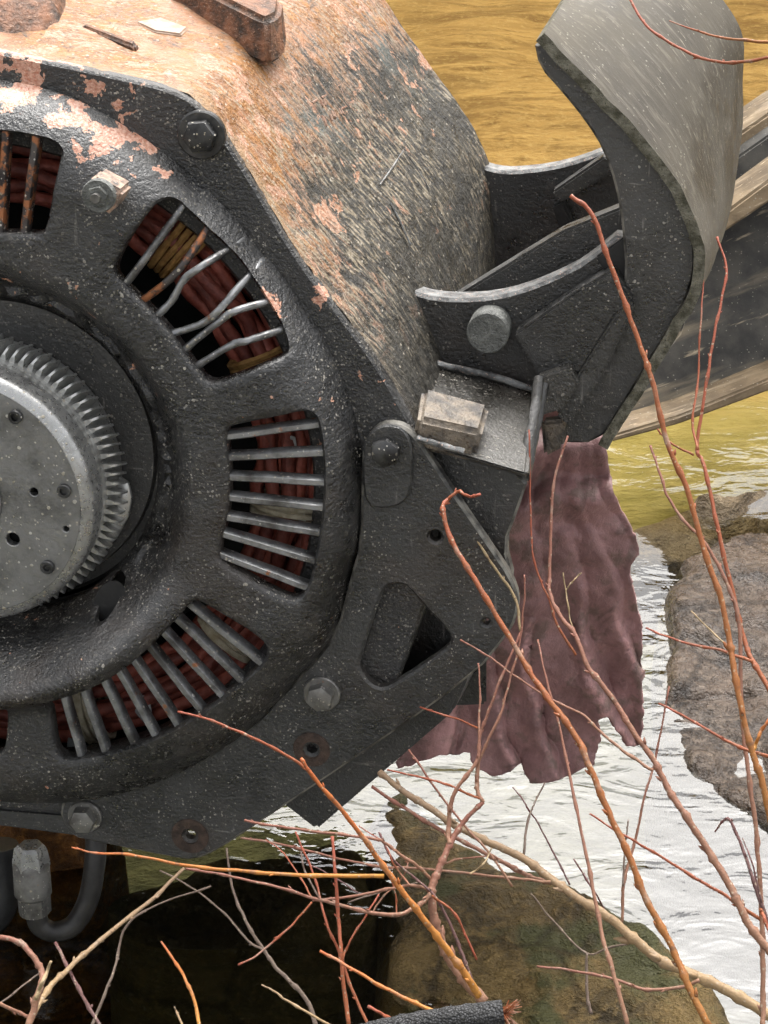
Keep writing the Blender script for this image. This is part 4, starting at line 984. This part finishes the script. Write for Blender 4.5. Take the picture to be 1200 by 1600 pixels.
twig('pinkish thin twig slanting down from the maroon sheet to the shrub', 'p', [(800, 1385), (762, 1330), (725, 1289), (676, 1225), (639, 1172)], 2.4, 2.44, 5, 4)
twig('long orange-brown shoot running from the bracket plate to the bottom edge', 'b', [(1108, 1604), (1076, 1541), (1050, 1481), (1012, 1410), (982, 1335), (952, 1271), (922, 1200), (900, 1151), (859, 1095), (825, 1045), (780, 968), (735, 895), (705, 842), (692, 795), (700, 780)], 2.18, 2.34, 13, 8, [('r', [(700, 781), (716, 768), (733, 776), (750, 772)], 2.34, 2.33, 6, 5)], 'shoot', 'willow_shoot')
twig('stout pinkish-tan shoot crossing the maroon sheet towards the right edge', 'p', [(1215, 1500), (1177, 1455), (1155, 1414), (1136, 1376), (1110, 1335), (1072, 1275), (1046, 1237), (1024, 1192), (990, 1144), (960, 1095), (919, 1042), (900, 994), (874, 960), (859, 926), (859, 892), (861, 825), (866, 750), (887, 681)], 2.3, 2.46, 15, 4,
     [('r', [(900, 1024), (870, 975), (859, 937), (846, 911), (832, 862), (829, 787), (827, 671)], 2.42, 2.46, 5, 3), ('y', [(896, 990), (888, 950), (880, 895)], 2.42, 2.42, 3, 2.2), ('y', [(884, 922), (895, 908), (908, 895)], 2.42, 2.42, 2.6, 2), ('p', [(1020, 1204), (975, 1174), (934, 1140), (911, 1117), (859, 1091), (799, 1052), (765, 1027), (720, 1000)], 2.34, 2.4, 6, 3)], 'shoot', 'willow_shoot')
twig('slender pink shoot rising from the bottom edge over the rubber sheet', 'p', [(981, 1604), (960, 1526), (941, 1462), (926, 1387), (911, 1312), (892, 1219), (874, 1136), (851, 1050), (840, 1000)], 2.26, 2.4, 9, 3)
twig('thin red-orange twig across the bright water at the lower right', 'r', [(1187, 1437), (1140, 1404), (1087, 1372), (1020, 1331), (975, 1305), (921, 1271)], 2.34, 2.38, 7, 3)
twig('tallest red shoot reaching up the right side to the curved arm', 'b', [(1206, 1290), (1192, 1226), (1174, 1170), (1157, 1099), (1146, 1040), (1140, 1000), (1125, 930), (1100, 860), (1075, 770), (1042, 690), (1020, 600), (1000, 540), (975, 470), (945, 390), (925, 335), (892, 306)], 2.22, 2.32, 12, 8, [('r', [(1084, 711), (1050, 694), (1027, 671)], 2.3, 2.3, 4, 3)], 'shoot', 'willow_shoot')
twig('forked dark red shoot in front of the channel beam at the right', 'r', [(1208, 1085), (1177, 1035), (1162, 997), (1144, 922), (1125, 844), (1114, 787), (1099, 724), (1089, 697), (1104, 600), (1113, 540), (1125, 480), (1135, 420), (1120, 370)], 2.36, 2.5, 9, 4, [('r', [(1090, 702), (1082, 656), (1090, 600), (1095, 500), (1100, 430)], 2.42, 2.5, 5, 2.5)], 'shoot', 'willow_shoot')
twig('pink shoot standing beside the tallest red shoot over the wet boulder', 'p', [(1192, 1604), (1192, 1564), (1192, 1481), (1187, 1372), (1181, 1294), (1170, 1211), (1159, 1117), (1155, 975), (1140, 922), (1117, 874), (1095, 840), (1065, 810), (1042, 772), (1027, 727), (1016, 697)], 2.32, 2.42, 10, 4, (), 'shoot', 'willow_shoot')
twig('red twig lying across the gap beside the boulder', 'r', [(1176, 1034), (1125, 1016), (1065, 1003), (1009, 981)], 2.36, 2.4, 6, 3, [('y', [(1140, 1012), (1110, 985), (1080, 955)], 2.36, 2.38, 3.5, 2.5)])
twig('twig turning from dark to orange across the lower part of the boulder', 'r', [(1210, 1184), (1162, 1170), (1125, 1151), (1072, 1121), (1029, 1099)], 2.34, 2.38, 7, 3, [('o', [(1178, 1172), (1188, 1145), (1206, 1118)], 2.33, 2.33, 7, 5)])
twig('thin upright grey-pink twig standing in the bright water', 'p', [(971, 1442), (975, 1380), (990, 1320), (1009, 1237), (1024, 1185), (1046, 1072)], 2.46, 2.5, 6, 3, [('g', [(974, 1385), (976, 1330), (981, 1280)], 2.46, 2.48, 4, 2.5)])
twig('pale arched twig low over the olive rock at the lower right', 'p', [(1092, 1532), (1069, 1541), (1012, 1547), (960, 1530), (900, 1517), (838, 1509)], 2.3, 2.34, 7, 4)
twig('crooked dry root hanging over the olive rock', 'g', [(990, 1474), (950, 1481), (915, 1489), (862, 1436), (829, 1395)], 2.46, 2.5, 4, 3, [('g', [(917, 1490), (917, 1552), (924, 1584)], 2.46, 2.44, 5, 6)])
twig('dark thin stem leaning over the white water left of the orange-brown shoot', 'd', [(890, 1382), (874, 1350), (836, 1279), (802, 1230)], 2.46, 2.5, 4, 2.5)
twig('withered purple stem with a curled tip at the right edge', 'd', [(1208, 1470), (1185, 1399), (1162, 1331), (1142, 1284), (1130, 1283), (1117, 1300)], 2.28, 2.34, 8, 3, [('d', [(1190, 1410), (1176, 1350), (1160, 1310)], 2.28, 2.3, 4, 2), ('r', [(1188, 1420), (1196, 1440), (1210, 1480)], 2.28, 2.26, 7, 6)])
twig('drooping red twig across the top of the curved sheet', 'r', [(1212, 88), (1160, 97), (1110, 95), (1060, 75), (1010, 40), (982, -6)], 2.3, 2.4, 6, 4.5)
twig('short orange twig near the top right corner above a drooping one', 'b', [(1212, 67), (1150, 62), (1100, 52), (1045, 32)], 2.3, 2.36, 6, 2.5)
twig('tan shoot slanting up from the lower left corner towards the lowest plate hole', 't', [(43, 1604), (70, 1553), (100, 1520), (143, 1480), (193, 1440), (240, 1403), (287, 1357)], 2.18, 2.4, 11, 6)
twig('curved brown stem arching in at the lower left corner', 'p', [(44, 1605), (58, 1560), (66, 1525), (53, 1497), (30, 1473), (-15, 1460)], 2.14, 2.18, 13, 9, [('y', [(56, 1560), (66, 1535), (80, 1503)], 2.13, 2.13, 9, 5)])
twig('thin dark red twig crossing the white glint at the lower left', 'd', [(158, 1605), (133, 1563), (110, 1520), (87, 1473)], 2.2, 2.3, 7, 6)
twig('thin grey twig bending beside the dark water at the lower left', 'g', [(142, 1605), (160, 1563), (180, 1510), (197, 1447), (250, 1412), (330, 1385)], 2.34, 2.4, 6, 3)
twig('small orange shoot poking up alone in the dark water', 'o', [(313, 1605), (300, 1553), (280, 1513), (252, 1472)], 2.22, 2.3, 7, 4)
twig('tiny tan twig tip at the bottom edge beside the lone orange shoot', 't', [(286, 1605), (273, 1573)], 2.22, 2.24, 5, 3)
twig('pinkish twig end touching the left edge near the bottom corner', 'p', [(-15, 1562), (33, 1584), (48, 1590)], 2.16, 2.16, 7, 6, [('g', [(-15, 1580), (30, 1545), (62, 1520)], 2.2, 2.24, 4, 3)])
twig('dry grey stalk lying along the bracket plate past the dark bolt', 'y', [(812, 985), (805, 935), (770, 882), (730, 822), (700, 775), (677, 742), (636, 677), (597, 636)], 2.44, 2.46, 5, 3, (), 'stalk', 'dry_stalk')
twig('reddish thin twig poking from under the channel towards the shrub', 'r', [(755, 1142), (720, 1126), (656, 1106)], 2.4, 2.44, 4, 3)
twig('upright pinkish twig just left of the rubber sheet lobes', 'p', [(746, 1242), (748, 1145), (750, 1092), (748, 1036)], 2.38, 2.42, 5, 3)

# ------------------------------------------------------------------ foam covered pipe with frayed fibres
fp = empty('foam_pipe', tuple(W(700, 1596, 2.05)))
tag(fp, 'black foam-covered pipe with a frayed orange fibre end at the bottom edge', 'pipe')
f0 = Vector(fp.location)
s = NT('black_foam'); p = s.pos(); vf = s.voro(p, 420); nf = s.noise(p, 260, 4)
FOAM = s.bsdf(s.mix(s.ramp(vf, .1, .5), (.10, .10, .105), (.02, .02, .02)), .75, 0, s.bump(s.math('ADD', vf, nf), .9, .003), .4)
ax = [W(560, 1622, 2.06)-f0, W(620, 1608, 2.06)-f0, W(700, 1594, 2.05)-f0, W(786, 1583, 2.05)-f0]
tube('foam_cover', catmull(ax, 8), .0122, FOAM, fp, 16, .12, 2)
for i in range(26):
    rn = random.Random(i); a = W(784, 1583+rn.uniform(-12, 12), 2.05+rn.uniform(-.008, .008)); b = W(800+rn.uniform(-6, 16), 1582+rn.uniform(-24, 26), 2.05+rn.uniform(-.015, .015))
    tube('fibre', [a-f0, a.lerp(b, .5)-f0+Vector((0, 0, rn.uniform(-.002, .002))), b-f0], [.0009, .0008, .0005], BK['r'], fp, 4)
